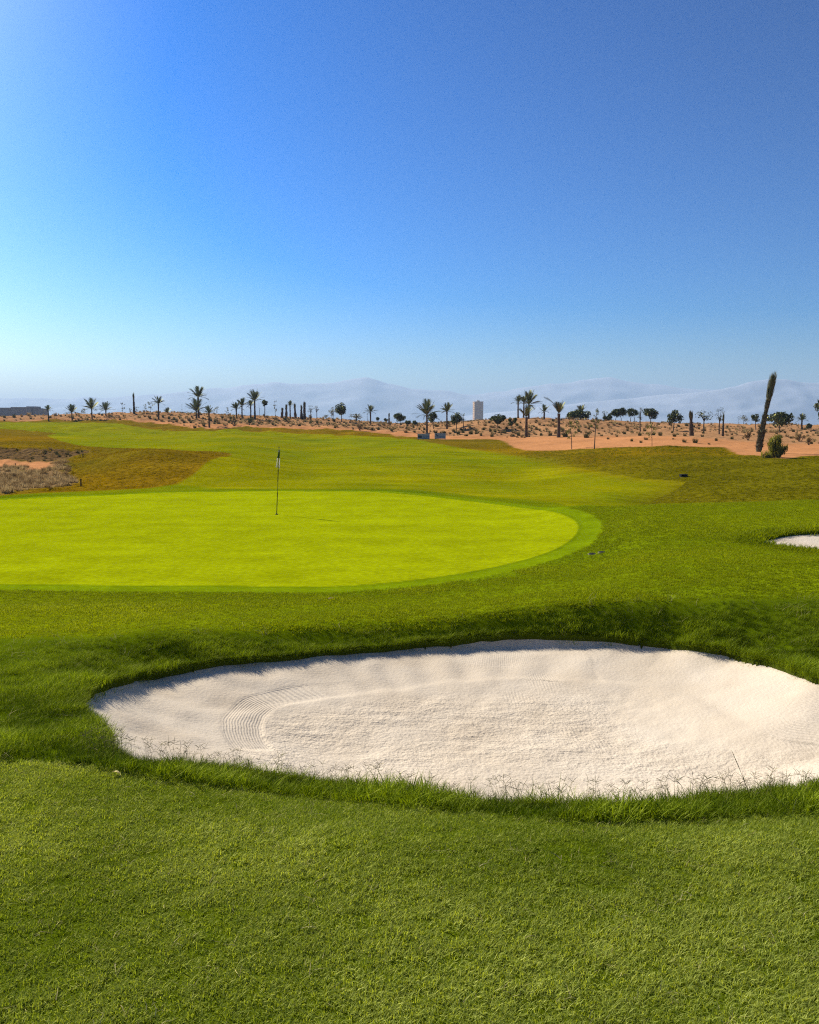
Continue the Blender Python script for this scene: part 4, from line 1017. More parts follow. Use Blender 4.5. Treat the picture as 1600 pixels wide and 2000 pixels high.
def build_bound(kind, loc, h, w, lean, label, seed):
    """palm with its fronds tied into an upright bundle"""
    rng = random.Random(seed)
    t = thing('bound_palm', label, 'palm', loc)
    big = kind == 'bound_big'
    th = h*(.66 if big else .62); r = max(.13, w*(.29 if big else .42))
    n = 14; mb = MB(); pts = []; rad = []
    for k in range(n+1):
        q = k/n; pts.append((lean*h*.72*(q*.8+.2*q*q), 0, th*q)); rad.append(r*(1.15-.5*q+.12*math.sin(q*9+seed)+(.10*math.sin(q*23) if big else 0))*(rng.uniform(.85, 1.15) if big else rng.uniform(.92, 1.08)))
    mb.tube(pts, rad, 10)
    for k in range(1500 if big else 90):
        q = rng.uniform(.03, 1); a = rng.uniform(0, 6.28); i = min(n-1, int(q*n)); c = np.array(pts[i])+(np.array(pts[i+1])-np.array(pts[i]))*(q*n-i)
        o = np.array((math.cos(a), math.sin(a), 0)); s = np.array((-math.sin(a), math.cos(a), 0))*r*rng.uniform(.12, .3)
        mb.tri(tuple(c+o*rad[i]*.85-s), tuple(c+o*rad[i]*.85+s), tuple(c+o*rad[i]*(rng.uniform(1.15, 1.6)+(rng.random() < .12)*rng.uniform(.2, .9) if big else rng.uniform(1.15, 1.5))+np.array((0, 0, r*rng.uniform(.6, 1.9)))))
    link('trunk', mb.mesh('trunk', M_bark if not big else M_bigbark), t)
    mb = MB(); p0 = np.array(pts[-2]); dirn = np.array((lean*1.1, 0, 1)); dirn /= np.linalg.norm(dirn)
    L = h-th+th/n
    for k in range(420 if big else 60):
        a = rng.uniform(0, 6.28); q = rng.uniform(0, .55); ln = L*rng.uniform(.45, 1.0)*(1-q*.6)
        o = np.array((math.cos(a), math.sin(a), 0))
        ra = r*.55*rng.uniform(.5, 1.1); rb = ra*rng.uniform(.8, 3.8) if big else ra*rng.uniform(.6, 2.2)
        b0 = p0+dirn*L*q+o*ra; b1 = p0+dirn*(L*q+ln)+o*rb; s = np.array((-math.sin(a), math.cos(a), 0))*r*.20
        m_ = (b0+b1)/2+o*r*.12
        n0 = len(mb.v); mb.v += [tuple(b0-s), tuple(b0+s), tuple(m_+s), tuple(m_-s), tuple(b1)]
        mb.f += [(n0, n0+1, n0+2, n0+3), (n0+3, n0+2, n0+4)]
    link('frond_bundle', mb.mesh('frond_bundle', M_bund), t)
    if big:
        mb = MB()
        for q in (.2, .42):
            c = p0+dirn*L*q; mb.tube([tuple(c-dirn*.03), tuple(c+dirn*.03)], r*.95, 12, False)
        link('tie_rope', mb.mesh('tie_rope', M_straw), t)
    return t

def leaf_cloud(mb, rng, c, rad, n, size):
    for _ in range(n):
        while True:
            p = np.array([rng.uniform(-1, 1) for _ in range(3)])
            if p@p < 1: break
        p = c+p*rad
        u = np.array([rng.gauss(0, 1) for _ in range(3)]); u /= np.linalg.norm(u)
        v = np.cross(u, [rng.gauss(0, 1) for _ in range(3)]); v /= np.linalg.norm(v)
        s = size*rng.uniform(.6, 1.3)
        mb.quad(tuple(p-u*s), tuple(p-v*s*.55), tuple(p+u*s), tuple(p+v*s*.55))

def build_tree(kind, loc, h, w, label, seed):
    rng = random.Random(seed)
    name = {'tree': 'leafy_tree', 'tree_s': 'sparse_tree', 'tree_b': 'bushy_tree'}[kind]
    t = thing(name, label, 'tree' if kind != 'tree_b' else 'bush', loc)
    ch = {'tree': .60, 'tree_s': .62, 'tree_b': .92}[kind]*h
    ch = min(ch, w*1.15) if kind == 'tree' else ch
    if 'cut off' in label: ch = h*.55
    cz = h-ch/2
    mb = MB(); bend = rng.uniform(-.06, .06)*h
    base_r = max(.05, h*.022)
    twin = 2 if ('two trunks' in label or 'twin' in label) else 1
    for q in range(twin):
        ox = (q-.5*(twin-1))*w*.4
        mb.tube([(ox, 0, -.15), (ox+bend*.5, .03*h, (h-ch)*.6), (ox*.5+bend, 0, h-ch*.75)], [base_r*1.2, base_r, base_r*.7], 7)
    clumps = []
    nc_ = {'tree': 16, 'tree_s': 10, 'tree_b': 18}[kind]
    for k in range(nc_):
        while True:
            p = np.array([rng.uniform(-1, 1) for _ in range(3)])
            if .2 < p@p < 1: break
        c = np.array((bend+p[0]*w*.43, p[1]*w*.43, cz+p[2]*ch*.42)); clumps.append(c)
    for c in clumps[:9]:
        mb.tube([(bend*.8, 0, h-ch*.95), tuple((np.array((bend, 0, cz-ch*.2))+c)/2), tuple(c)], [base_r*.5, base_r*.32, base_r*.12], 5, False)
    link('trunk', mb.mesh('trunk', M_wood), t)
    mb = MB()
    per = {'tree': 95, 'tree_s': 24, 'tree_b': 95}[kind]
    ls = {'tree': .105, 'tree_s': .085, 'tree_b': .105}[kind]*max(.7, min(2.2, w*.55))
    for c in clumps:
        rr = w*rng.uniform(.18, .27)
        leaf_cloud(mb, rng, c, np.array((rr, rr, rr*.8)), per, ls)
    grey = any(q in label for q in ('grey', 'pale', 'airy', 'sparse bushy'))
    link('crown', mb.mesh('crown', M_grey if grey else M_crown), t)
    return t

def build_sapling(loc, h, w, label, seed):
    rng = random.Random(seed); t = thing('sapling', label, 'sapling', loc)
    mb = MB(); b = rng.uniform(-.08, .08)*h*(2.2 if 'leaning' in label else 1); r = max(.022, h*.011)
    pts = [(0, 0, -.1), (b*.3, 0, h*.35), (b*.8, .02, h*.7), (b, 0, h*.97)]
    mb.tube(pts, [r*1.3, r, r*.7, r*.25], 6)
    tips = []
    bare = 'bare' in label or 'stem' in label
    for k in range(4 if bare else 10):
        q = rng.uniform(.35, .95); a = rng.uniform(0, 6.28); ln = w*rng.uniform(.25, .55)
        p = np.array((b*q, 0, h*q)); e = p+np.array((math.cos(a)*ln, math.sin(a)*ln, ln*rng.uniform(.2, 1.0)))
        e[2] = min(e[2], h)
        mb.tube([tuple(p), tuple((p+e)/2+np.array((0, 0, .05))), tuple(e)], [r*.5, r*.35, r*.15], 4, False); tips.append(e)
    tips.append(np.array(pts[-1]))
    link('stem', mb.mesh('stem', M_wood), t)
    mb = MB()
    for e in tips: leaf_cloud(mb, rng, e, np.array((w*.17, w*.17, w*.2)), 5 if bare else 22, max(.045, w*.075))
    grey = any(q in label for q in ('grey', 'pale', 'faint', 'bare'))
    link('leaves', mb.mesh('leaves', M_grey if grey else M_sap), t)
    return t

def build_shrub(kind, loc, h, w, label, seed):
    rng = random.Random(seed); t = thing('shrub', label, 'shrub', loc)
    big = kind == 'shrub_big'
    mb = MB(); tips = []
    for k in range(26 if big else 12):
        a = rng.uniform(0, 6.28); e = rng.uniform(.2, 1.0)*(rng.uniform(.75, 1.25) if big else 1); ln = h*rng.uniform(.55 if big else .7, 1.1)
        p = (math.cos(a)*w*.5*e, math.sin(a)*w*.4*e, max(.15*h, ln*math.sqrt(max(.08, 1-.8*e*e))))
        mb.tube([(math.cos(a)*.06*w, math.sin(a)*.06*w, -.05), (p[0]*.5, p[1]*.5, p[2]*.65), p], [.02*h, .013*h, .006*h], 5, False); tips.append(np.array(p))
    link('branches', mb.mesh('branches', M_wood), t)
    mb = MB()
    for p in tips:
        for q in (1.0, .72, .45):
            c = p*np.array((q, q, q if big else .5+.5*q))
            if big:
                for _ in range(26):
                    az = rng.uniform(0, 6.28); b0 = c+np.array([rng.uniform(-1, 1)*w*.09 for _ in range(3)])
                    blade(mb, rng, b0[0], b0[1], rng.uniform(.2, .5), .04, rng.uniform(.2, 1.0), az, 2, max(0, b0[2]-.15))
            else: leaf_cloud(mb, rng, c, np.array((w*.14, w*.14, h*.15)), 16, max(.05, w*.045))
    m = M_yel if big else (M_scr2 if 'straw' in label else (M_scr3 if ('grey' in label or 'brown' in label) else M_crown))
    link('leaves', mb.mesh('leaves', m), t)
    return t

PLANTS = [
    ('palm', -76.56, 174.81, 2.57, 3.11, 1.42, 0.0, 'small date palm beside the low grey building'), ('palm', -71.99, 175.86, 2.78, 2.92, 2.31, 0.0, 'young palm with thick tuft, second palm right of the grey building'),
    ('palm', -66.63, 173.03, 3.02, 3.79, 3.24, 0.0, 'stout palm with wide fan crown, third from the grey building'), ('palm', -65.46, 177.83, 3.82, 2.48, 2.56, 0.0, 'small palm with drooping side fronds right of the stout fan palm'),
    ('palm', -51.14, 168.06, 3.04, 4.23, 2.1, 0.0, 'upright feathery palm between the thin dark column and the tallest left palm'), ('palm_low', -52.56, 179.06, 4.37, 1.07, 1.57, 0.0, 'low spiky trunkless palm on top of the left ridge'),
    ('palm', -42.48, 166.06, 3.23, 5.81, 3.22, 0.0, 'tallest palm on the left ridge with round open crown'), ('palm', -42.18, 163.24, 2.9, 3.41, 3.47, 0.0, 'shorter palm with drooping crown in front of the tallest left palm'),
    ('palm', -32.17, 132.35, 1.35, 3.18, 1.57, 0.0, 'palm with few bent fronds at the foot of the left ridge'), ('palm', -34.94, 166.49, 3.14, 2.96, 2.08, 0.0, 'palm with fronds hanging to its left in the left palm cluster'),
    ('palm', -33.92, 167.06, 3.24, 3.59, 2.19, 0.0, 'middle palm of the left cluster with upswept fronds'), ('palm', -31.99, 166.2, 3.13, 3.37, 1.56, 0.0, 'short palm tucked against the thick palm in the left cluster'),
    ('palm', -30.96, 165.07, 3.02, 5.16, 3.1, 0.0, 'thick palm with tall V-shaped crown in the left cluster'), ('palm', -25.21, 174.22, 3.21, 3.42, 1.31, 0.0, 'palm with small open tuft among the row of bound palms'),
    ('palm', -7.54, 159.65, 1.79, 3.53, 2.0, 0.0, 'lone palm with splayed fronds midway between flagstick and tower'), ('palm', 2.66, 125.83, 0.52, 4.41, 3.22, 0.0, 'wide palm with arching fronds standing over the two sign boards'),
    ('palm', 6.04, 133.04, 1.09, 3.86, 2.0, 0.0, 'neat palm with round tuft between sign boards and tower'), ('palm', 20.8, 158, 2.52, 4.61, 1.78, 0.0, 'left of the two tall palms right of the tower'),
    ('palm', 21.7, 150, 2.9, 4.32, 3.38, 0.0, 'right of the two tall palms beyond the tower, crown blown right'), ('palm', 22.85, 165, 2.83, 4.44, 1.65, 0.0, 'palm squeezed between the two tall palms right of the tower'),
    ('palm_v', 15.4, 108.51, 0.11, 3.82, 1.7, 0.0, 'stout palm with short V-shaped fronds at the edge of the orange dirt'), ('palm', 22.41, 137.2, 2.71, 2.09, 1.63, 0.0, 'small fan palm on the crest of the orange hill'),
    ('palm_v', 18.47, 101.94, 0.2, 4.09, 1.66, 0.0, 'stout palm with one long arching frond on the orange hill'), ('palm', 33.21, 160, 2.62, 2.62, 2.2, 0.0, 'palm rising behind the round dark bushes right of the orange hill'),
    ('palm', 65.64, 137.79, 1.0, 2.37, 1.55, 0.0, 'small palm with star-shaped crown right of the leaning bound palm'), ('bound', -59.78, 179.06, 4.35, 4.39, 0.56, 0.0, 'tall thin dark bound palm like a column on the left ridge'),
    ('bound', -27.12, 175.41, 3.33, 2.15, 0.66, 0.04, 'shortest and leftmost of the row of bound palms'), ('bound', -26.04, 174.37, 3.2, 2.89, 0.65, 0.0, 'second from left in the row of bound palms'),
    ('bound', -23.75, 171.85, 3.08, 3.17, 0.64, -0.05, 'bound palm right of the small open tuft in the row'), ('bound', -22.46, 171.41, 3.08, 2.84, 0.64, 0.0, 'bound palm second from the right end of the row'),
    ('bound', -21.75, 170.82, 2.88, 3.65, 0.75, 0.0, 'tallest bound palm at the right end of the row'), ('bound', -11.57, 179.06, 2.47, 1.76, 0.45, 0.0, 'slim bound palm standing inside the grey feathery tree'),
    ('bound', -4.25, 171.11, 1.91, 2.31, 0.43, 0.0, 'slim solitary bound palm left of the round tree near the sign boards'), ('bound', 30.25, 88.21, 0.55, 2.67, 0.55, -0.06, 'shaggy bound palm column on the right of the dirt slope'),
    ('bound', 35.73, 93.81, 0.43, 2.55, 0.29, 0.0, 'slim bound palm pole right of the shaggy column'), ('bound_big', 26.78, 63.0, -0.37, 5.8, 0.63, 0.14, 'big leaning bound palm with ragged trunk beside the yellow-green shrub'),
    ('tree', -29.61, 168.5, 3.25, 3.84, 1.37, 0.0, 'tall narrow leafy tree right of the left palm cluster'), ('tree', -13.87, 167.92, 2.42, 3.72, 2.62, 0.0, 'round dark tree on a thin trunk midway along the ridge'),
    ('tree_s', -20.25, 169.8, 2.97, 3.12, 1.38, 0.0, 'airy thin tree right of the bound palm row'), ('tree_s', -20.02, 178.14, 3.03, 3.28, 1.22, 0.0, 'second airy thin tree right of the bound palm row'),
    ('tree_s', -15.36, 165.92, 2.51, 2.66, 1.76, 0.0, 'sparse bushy tree left of the round dark tree'), ('tree_s', -17.09, 168.78, 2.75, 1.13, 1.05, 0.0, 'very small tree with flat crown left of the sparse bushy tree'),
    ('tree_s', -11.57, 179.06, 2.47, 1.87, 3.02, 0.0, 'grey feathery tree right of the round dark tree'), ('tree', -7.7, 200, 2.36, 1.32, 1.0, 0.0, 'tiny round tree right of the lone splayed palm'),
    ('tree', -5.72, 200, 2.12, 1.31, 1.0, 0.0, 'tiny broad tree left of the slim solitary bound palm'), ('tree', -1.74, 147.18, 1.23, 2.72, 2.12, 0.0, 'round tree left of the palm above the sign boards'),
    ('tree_b', -0.31, 165.35, 1.69, 1.12, 1.34, 0.0, 'low bush right of the round tree near the sign boards'), ('tree_b', 1.12, 163.24, 1.69, 1.0, 1.12, 0.0, 'low dark bush left of the palm above the sign boards'),
    ('tree', 4.05, 138.5, 1.09, 2.72, 1.82, 0.0, 'leafy tree directly behind the palm above the sign boards'), ('tree', 7.37, 128.89, 0.87, 2.63, 1.77, 0.0, 'dense tree left of the tower'),
    ('tree_s', 8.46, 128.34, 1.12, 2.6, 1.2, 0.0, 'thin-leaved tree close to the left side of the tower'), ('tree', 12.79, 120.25, 1.07, 2.22, 2.1, 0.0, 'broad dark round tree right of the tower'),
    ('tree', 14.59, 117.3, 0.72, 2.25, 1.25, 0.0, 'small round tree between the broad dark tree and the stout V palm'), ('tree_b', 29.64, 150, 2.52, 1.56, 2.25, 0.0, 'left lobe of the round dark bushes right of the orange hill'),
    ('tree_b', 31.83, 152, 2.44, 2.23, 2.66, 0.0, 'right lobe of the round dark bushes right of the orange hill'), ('tree_s', 38.96, 165, 2.25, 2.69, 1.24, 0.0, 'thin tree with two leaf tufts left of the dense dark pair'),
    ('tree_b', 39.89, 165, 2.3, 1.73, 1.96, 0.0, 'dense bushy tree reaching the ground beside the dark pair'), ('tree', 41.84, 165, 2.37, 2.77, 2.78, 0.0, 'wide dark tree with two trunks in the middle right group'),
    ('tree', 44.72, 165, 2.33, 2.72, 2.06, 0.0, 'compact round tree on twin trunks in the middle right group'), ('tree_s', 32.02, 114.13, 0.81, 3.59, 0.93, 0.0, 'slender tree with leaves to one side before the big round tree'),
    ('tree', 46.85, 160, 1.82, 3.42, 2.9, 0.0, 'big dense round tree in the middle right group'), ('tree', 37.03, 115.61, 0.81, 2.99, 2.02, 0.0, 'open fan-shaped tree right of the big dense round tree'),
    ('tree_s', 37.16, 103.88, 0.69, 3.59, 2.01, 0.0, 'flat-topped sparse tree on a thin trunk right of the shaggy column'), ('tree_s', 38.74, 102.9, 0.57, 3.43, 1.16, 0.0, 'sparse tree behind the slim bound palm pole'),
    ('tree_s', 77.11, 190, 1.7, 2.34, 2.38, 0.0, 'pale feathery small tree left of the leaning bound palm'), ('tree', 54.74, 130, 0.86, 2.81, 1.3, 0.0, 'dark tree just left of the leaning bound palm'),
    ('tree', 50.8, 112.78, 0.62, 2.78, 3.03, 0.0, 'wide dark tree right of the leaning bound palm'), ('tree_b', 59.54, 122.75, 1.06, 0.98, 0.69, 0.0, 'small round bush right of the star-shaped palm'),
    ('tree', 36.75, 73.06, -0.22, 4.6, 2.01, 0.0, 'large dark tree cut off by the right edge'), ('sapling', -71.48, 180.44, 3.49, 1.76, 1.01, 0.0, 'grey twiggy sapling between the second and third palm on the left'),
    ('sapling', -61.76, 177.68, 3.91, 2.6, 0.89, 0.0, 'grey sapling left of the thin dark column'), ('sapling', -60.41, 178.59, 4.27, 1.06, 0.56, 0.0, 'tiny forked sapling just left of the thin dark column'),
    ('sapling', -59.23, 179.06, 4.26, 1.41, 0.78, 0.0, 'tiny leafy sapling just right of the thin dark column'), ('sapling', -55.92, 174.22, 3.52, 2.57, 0.65, 0.0, 'narrow sapling right of the thin dark column'),
    ('sapling', -56.28, 179.21, 4.28, 2.38, 1.01, 0.0, 'leaning sapling left of the upright feathery palm'), ('sapling', -49.21, 178.59, 4.24, 1.97, 0.45, 0.0, 'bare stick of a sapling left of the tallest left palm'),
    ('sapling', -39.01, 166.2, 3.35, 2.03, 0.83, 0.0, 'leafy sapling right of the palm with few bent fronds'), ('sapling', -37.99, 171.41, 3.5, 1.89, 0.75, 0.0, 'pale sapling left of the left palm cluster'),
    ('sapling', -30.34, 167.34, 3.14, 3.18, 0.63, 0.0, 'bare thin sapling between the thick palm and the narrow leafy tree'), ('sapling', -27.74, 170.53, 3.2, 3.53, 0.85, 0.0, 'faint cone-shaped sapling left of the bound palm row'),
    ('sapling', -8.4, 164.93, 1.91, 2.32, 0.31, 0.0, 'bare stem just left of the lone splayed palm'), ('sapling', 14.74, 74.58, -0.49, 2.54, 0.84, 0.0, 'slim leafy sapling left of two at the edge of the orange dirt'),
    ('sapling', 21.23, 103.7, 0.5, 1.6, 0.65, 0.0, 'short sapling behind the slim saplings on the dirt'), ('sapling', 15.66, 69.58, -0.35, 3.31, 0.65, 0.0, 'tall slim sapling with tufted top at the edge of the orange dirt'),
    ('sapling', 19.79, 67.01, -0.03, 1.87, 0.71, 0.0, 'leafy sapling on the dirt below the big dense round tree'), ('sapling', 26.24, 108.14, 0.65, 0.93, 0.54, 0.0, 'low bare sapling behind the dirt strip'),
    ('sapling', 44.04, 109.92, 0.64, 2.31, 0.41, 0.0, 'thin stem of a sapling left of the pale feathery tree'), ('sapling', -18.87, 200, 2.92, 3.1, 1.0, 0.0, 'wispy grey sapling top behind the sparse bushy tree'),
    ('shrub_big', 23.42, 52.55, -0.43, 1.24, 1.31, 0.0, 'big yellow-green tufted shrub at the foot of the leaning bound palm'), ('shrub', -30.27, 141.98, 1.68, 1.75, 1.6, 0.0, 'dark domed bush left of the left palm cluster'),
    ('shrub', -28.0, 143.94, 1.78, 1.31, 1.44, 0.0, 'dark spiky bush below the thick palm'), ('shrub', -7.98, 132.24, 0.85, 1.22, 1.07, 0.0, 'dark bush on the slope below the grey feathery tree'),
    ('shrub', -19.84, 164.65, 2.71, 1.1, 1.23, 0.0, 'round grey bush under the airy thin trees'), ('shrub', 34.42, 83.5, 0.15, 0.93, 0.89, 0.0, 'brown twiggy bush left of the leaning bound palm'),
    ('shrub', 36.97, 76.06, -0.15, 0.75, 0.67, 0.0, 'straw tuft bush at the right edge of the dirt'), ('shrub', 39.55, 83.22, 0.05, 0.88, 1.35, 0.0, 'brown scrubby bush right of the yellow-green shrub'),
    ]
pz = ground_height(np.array([p[1] for p in PLANTS]), np.array([p[2] for p in PLANTS]))
for i, (kind, px, py, _z, h, w, lean, label) in enumerate(PLANTS):
    loc = (px, py, float(pz[i])-.04); h = h+(_z-float(pz[i]))+.04
    if kind in ('palm', 'palm_v', 'palm_low'): build_palm(kind, loc, h, w, lean, label, i+1)
    elif kind.startswith('bound'): build_bound(kind, loc, h, w, lean, label, i+1)
    elif kind.startswith('tree'): build_tree(kind, loc, h, w, label, i+1)
    elif kind == 'sapling': build_sapling(loc, h, w, label, i+1)
    else: build_shrub(kind, loc, h, w, label, i+1)

# ------------------------------------------------------------------ buildings far off
def gz(x, y): return float(ground_height(np.array([float(x)]), np.array([float(y)]))[0])
M_conc = simple_mat('tower_concrete', (.50, .35, .23), .9, .12, .15)
M_slab = simple_mat('tower_slab', (.56, .42, .30), .9, .1, .2)
M_pane = simple_mat('dark_pane', (.06, .075, .09), .3, .2, .5)
M_tpane = simple_mat('tower_pane', (.36, .26, .18), .6, .2, .5)
tx, ty = (932-800)/1600/.9945*1500, 1500.0
tw = thing('tower_block', 'tall plain tan tower block standing on the skyline', 'tower', (tx, ty, gz(tx, ty)-.5), math.radians(7))
TH = 46.0; HW = 8.0
mb = MB(); mb.box(-HW, HW, -HW, HW, 0, TH, .15); mb.build('wall', M_conc, tw)
for k in range(1, 14):
    mb = MB(); z = k*TH/14; mb.box(-HW-.45, HW+.45, -HW-.45, HW+.45, z, z+.5, .05); mb.build('floor_slab', M_slab, tw)
win = MB(); win.box(-.65, .65, -.06, .06, 0, 1.5, .02); win_me = win.mesh('window', M_tpane)
for k in range(14):
    for j in range(6):
        link('window', win_me, tw, (-HW+1.7+j*2.52, -HW-.04, k*TH/14+1.2))
mb = MB(); mb.box(-HW-.6, HW+.6, -HW-.6, HW+.6, TH, TH+.9, .1); mb.build('parapet', M_slab, tw)
mb = MB(); mb.box(-2.2, 2.6, -2, 2, TH+.9, TH+3.0, .1); mb.build('roof_room', M_conc, tw)
mb = MB(); mb.tube([(-1.5, 0, TH+3), (-1.5, 0, TH+4.6)], .12, 6); mb.tube([(-2.4, 0, TH+4.2), (-.6, 0, TH+4.0)], .10, 5); mb.build('antenna', M_pane, tw)

M_bw = simple_mat('building_render', (.30, .29, .28), .9, .1, .1)
M_bt = simple_mat('building_trim', (.38, .36, .34), .9, .1, .1)
by = 430.0
def bx_(px): return (px-800)/1600/.9945*by
def bzp(py): return EYE+(832-py)/1600*by
g0 = gz(bx_(40), by)-.6
bl = thing('low_building', 'long low grey flat-roofed building at the left edge of the skyline', 'building', (bx_(40), by, g0))
def block(name, a, b, top, d0, d1, mat):
    mb = MB(); mb.box(bx_(a)-bx_(40), bx_(b)-bx_(40), d0, d1, 0, bzp(top)-g0, .05); return mb.build(name, mat, bl)
block('main_wing', -90, 33, 798, 0, 14, M_bw)
block('middle_wing', 33.2, 73, 797, -1.2, 13, M_bw)
block('end_wing', 73.2, 84, 798, -.5, 12, M_bw)
block('upper_storey', 56, 73, 794, 3, 10, M_bt)
for a, b, t_, d in ((-90, 33, 798, -.15), (33.3, 73, 797, -1.35), (73.3, 84.3, 798, -.65)):
    mb = MB(); z = bzp(t_)-g0; mb.box(bx_(a)-bx_(40), bx_(b)-bx_(40), d, d+.5, z, z+.35, .03); mb.build('roof_edge', M_bt, bl)
for k, a in enumerate(range(-84, 82, 7)):
    if 30 < a < 34 or 70 < a < 74: continue
    d = -.07 if a < 33 else (-1.27 if a < 73 else -.57)
    for zt in (1.3, 4.4):
        mb = MB(); x0 = bx_(a)-bx_(40); mb.box(x0, x0+1.05, d, d+.12, zt, zt+1.5, .02); mb.build('window', M_pane, bl)
# small dark shelter on the skyline
M_dark = simple_mat('shelter_roof', (.05, .05, .055), .8, .2, 1)
sx, sy = (1297-800)/1600/.9945*215, 215.0
sh = thing('shelter', 'small dark flat-roofed shelter on the skyline right of the tower', 'shelter', (sx, sy, gz(sx, sy)))
mb = MB(); mb.box(-1.2, 1.2, -1, 1, .75, .95, .03); mb.build('roof', M_dark, sh)
for a in (-1.05, 1.05):
    for b in (-.85, .85):
        mb = MB(); mb.box(a-.06, a+.06, b-.06, b+.06, -.1, .75, .01); mb.build('post', M_dark, sh)
mb = MB(); mb.box(-.9, .9, .5, .6, -.05, .7, .01); mb.build('back_wall', M_dark, sh)

# ------------------------------------------------------------------ flagstick
M_black = simple_mat('stick_black', (.012, .014, .012), .4, .1, 20)
M_ylw = simple_mat('stick_yellow', (.42, .36, .03), .4, .1, 20)
M_flagg = simple_mat('flag_green', (.045, .09, .03), .8, .35, 9)
M_flagw = leaf_mat('flag_white', (.80, .76, .72), (.86, .82, .78), .5, False, .0, (1, 1, 1))
fx, fy = -4.216, 25.843
fg = thing('flagstick', 'black and yellow golf flagstick with limp green and white flag on the green', 'flagstick', (fx, fy, gz(fx, fy)))
LEAN = .052
def P(z): return (LEAN*z, 0, z)
for a, b, m, nm in ((0, .70, M_black, 'black_band'), (.70, 1.04, M_ylw, 'yellow_band'), (1.04, 1.43, M_black, 'black_band'), (1.43, 2.12, M_ylw, 'yellow_band')):
    mb = MB(); mb.tube([P(a), P(b)], .0125, 10); mb.build(nm, m, fg)
mb = MB(); mb.tube([P(2.12), P(2.15)], [.018, .008], 10); mb.build('cap', M_black, fg)
mb = MB(); mb.tube([P(-.01), P(.03)], [.05, .03], 12); mb.build('ferrule', M_black, fg)
# limp cloth: folds gathered against the stick, opening towards the bottom
def cloth(z0, z1, name, mat, parent, phase0, halves):
    mb = MB(); nu, nv = 22, 9
    for j in range(nv+1):
        v = j/nv; z = z1+(z0-z1)*v; q = (2.04-z)/.56
        for i in range(nu+1):
            u = i/nu; s = (u-.45)*(.05+.105*q)
            fold = math.sin(u*11+phase0)*(.012+.028*q)
            mb.v.append((LEAN*z+s-.02*q+.012*math.sin(v*3+u*9), fold, z-.05*u*q))
    for j in range(nv):
        for i in range(nu):
            if halves and 9 <= i <= 11: continue
            a = j*(nu+1)+i; mb.f.append((a, a+1, a+nu+2, a+nu+1))
    o = mb.build(name, mat, parent, smooth=True)
    sm = o.modifiers.new('cloth_thickness', 'SOLIDIFY'); sm.thickness = .003
    return o
fl_ = cloth(1.80, 2.04, 'flag', M_flagg, fg, 0, False)
cloth(1.50, 1.802, 'white_hem', M_flagw, fl_, 0, True)
cloth(1.985, 2.045, 'white_top', M_flagw, fl_, .6, False)
cup = MB(); cup.tube([(0, 0, -.02), (0, 0, .003)], .054, 20); cup.tube([(0, 0, .0), (0, 0, .006)], .047, 20)
tag(cup.build('hole_cup', M_black, None, (fx, fy, gz(fx, fy))), 'dark round hole cup at the foot of the flagstick', 'hole')

# ------------------------------------------------------------------ two boards below the wide palm
M_board = simple_mat('board_face', (.48, .44, .40), .7, .12, 3)
M_ink = simple_mat('board_ink', (.06, .07, .08), .7, .2, 4)
M_lines = simple_mat('board_lines', (.28, .29, .31), .7, .2, 4)
def board(px0, px1, py0, py1, Y, label, marks):
    x0 = (px0-800)/1600/.9945*Y; x1 = (px1-800)/1600/.9945*Y
    w = x1-x0; z = gz((x0+x1)/2, Y); h = (py1-py0)/1600*Y
    t = thing('sign_board', label, 'sign', ((x0+x1)/2, Y, z))
    mb = MB(); mb.box(-w/2, w/2, -.03, .03, .06, h, .01); pn_ = mb.build('panel', M_board, t)
    for s in (-1, 1):
        mb = MB(); mb.box(s*w*.44-.035, s*w*.44+.035, .032, .10, -.25, h*.96, .008); mb.build('post', M_ink, t)
    for (a, b, c, d, m, nm) in marks:
        mb = MB(); mb.box(-w/2+a*w, -w/2+b*w, -.038, -.028, .06+c*(h-.06), .06+d*(h-.06), .002); mb.build(nm, m, pn_)
    return t
board(815.5, 839, 847, 858.5, 99.0, 'left of two grey sign boards at the fairway end, dark square on its left', [
    (.04, .36, .22, .66, M_ink, 'dark_emblem'), (.42, .95, .56, .64, M_lines, 'print_line'), (.42, .95, .34, .50, M_lines, 'print_line'), (.42, .95, .08, .24, M_lines, 'print_line')])
board(848.5, 870, 846.5, 858, 100.0, 'right of two grey sign boards at the fairway end, small dark emblem top left', [
    (.10, .22, .66, .86, M_ink, 'dark_emblem'), (.18, .34, .42, .62, M_ink, 'dark_emblem'), (.40, .92, .30, .44, M_lines, 'print_line'), (.06, .95, .04, .14, M_lines, 'print_line')])

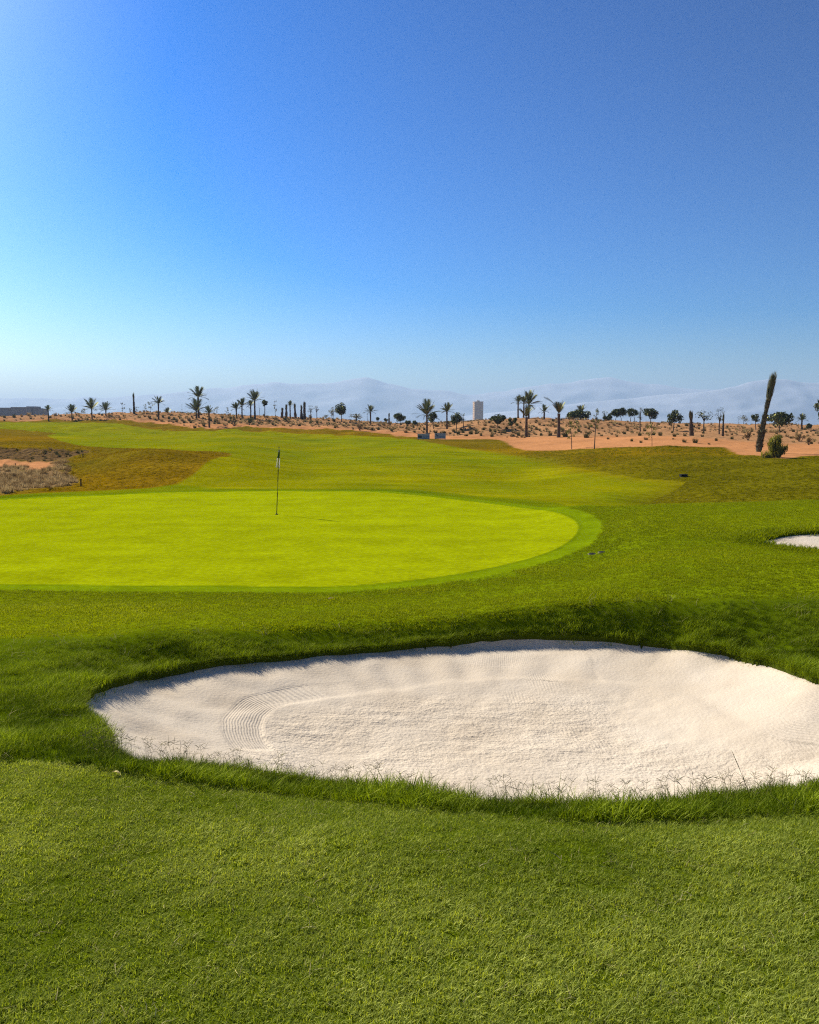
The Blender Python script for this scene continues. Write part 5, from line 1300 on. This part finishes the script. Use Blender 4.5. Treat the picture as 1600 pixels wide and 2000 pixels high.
# ------------------------------------------------------------------ small things on the turf
M_stake = simple_mat('stake_black', (.018, .018, .016), .7, .2, 10)
SMALL = [
    ('marker_stake', -15.46, 38.45, 'black marker stake at the foot of the brown mound'), ('marker_stake', -22.87, 57.44, 'black marker stake at the end of the dark eroded bank'),
    ('marker_stake', -25.68, 53.37, 'black marker stake beside the orange gully'), ('valve_box', 13.96, 41.7, 'dark irrigation box on the rough slope at the right'),
    ('sprinkler_cover', 3.81, 16.9, 'left and nearer of two dark sprinkler covers right of the green'), ('sprinkler_cover', 4.0, 16.83, 'right and farther of two dark sprinkler covers right of the green'),
    ('fallen_leaf', -1.22, 12.49, 'pale fallen leaf on the turf between bunker and green'), ('fallen_leaf', 11.69, 34.37, 'pale fallen leaf on the crest of the right mound'),
    ('fallen_leaf', -1.4, 3.76, 'pale fallen leaf on the mown turf left of the bunker'), ('grass_stalk', 1.64, 3.75, 'long straight grass stalk leaning left on the near bunker lip'),
    ('grass_stalk', 1.34, 3.7, 'long arched grass stalk bending right on the near bunker lip'), ('grass_stalk', 1.31, 3.7, 'long slanting grass stalk leaning left beside the arched one'),
    ]
for nm, px, py, label in SMALL:
    z = gz(px, py)
    if nm == 'marker_stake':
        t = thing(nm, label, 'stake', (px, py, z), .2)
        hh = .32 if py < 45 else .26
        mb = MB(); mb.tube([(0, 0, -.1), (.01, 0, hh)], .03, 8); mb.build('shaft', M_stake, t)
        mb = MB(); mb.tube([(.01, 0, hh), (.01, 0, hh+.03), (.01, 0, hh+.05)], [.036, .036, .012], 8); mb.build('cap', M_stake, t)
    elif nm == 'valve_box':
        t = thing(nm, label, 'box', (px, py, z), .15)
        mb = MB(); mb.box(-.17, .17, -.12, .12, -.05, .09, .02); mb.build('body', M_stake, t)
        mb = MB(); mb.box(-.185, .185, -.135, .135, .091, .125, .015); mb.build('lid', M_stake, t)
    elif nm == 'sprinkler_cover':
        t = thing(nm, label, 'cover', (px, py, z+.012))
        mb = MB(); mb.tube([(0, 0, 0), (0, 0, .008), (0, 0, .014)], [.075, .075, .066], 18); mb.build('lid', M_stake, t)
        mb = MB(); mb.tube([(0, 0, -.02), (0, 0, .004)], .088, 18); mb.build('rim', simple_mat('rim_pale', (.28, .27, .12), .8), t)
    elif nm == 'fallen_leaf':
        mb = MB(); n0 = 9
        for k in range(n0):
            q = k/(n0-1); wv = .016*math.sin(math.pi*min(1, q*.95+.03)); zc = .010+.012*math.sin(q*2.5)
            mb.v += [(q*.075-.037, -wv, zc+.006), (q*.075-.037, 0, zc), (q*.075-.037, wv, zc+.008)]
        for k in range(n0-1):
            for j in (0, 1): a = k*3+j; mb.f.append((a, a+1, a+4, a+3))
        o = mb.build(nm, leaf_mat('dead_leaf', (.40, .30, .16), (.50, .40, .24), .3, False, .03, (1, .9, .7)), None, (px, py, z+.012), (0, .1, px*7))
        o.scale = (.55,)*3 if py < 6 else (1.5,)*3
        tag(o, label, 'leaf')
    elif nm == 'grass_stalk':
        hh, dx, arch = {'straight': (.27, -.11, 0.0), 'arched': (.15, .12, 1.0), 'left': (.13, -.07, .3)}[label.split()[1] if label.split()[1] in ('straight', 'arched') else 'left']
        t = thing(nm, label, 'stalk', (px, py, z))
        pts = [(dx*(q**(1.5 if arch else 1.15)), 0, hh*(q if not arch else math.sin(q*math.pi*(.5+.12*arch)))) for q in [k/10 for k in range(11)]]
        mb = MB(); mb.tube(pts, [.0014-.0008*k/10 for k in range(11)], 6, False); mb.build('stem', M_seed, t)
        mb = MB(); mb.tube([pts[6], pts[8], pts[10]], [.001, .0018, .0007], 6); mb.build('seed_spike', M_seed, t)
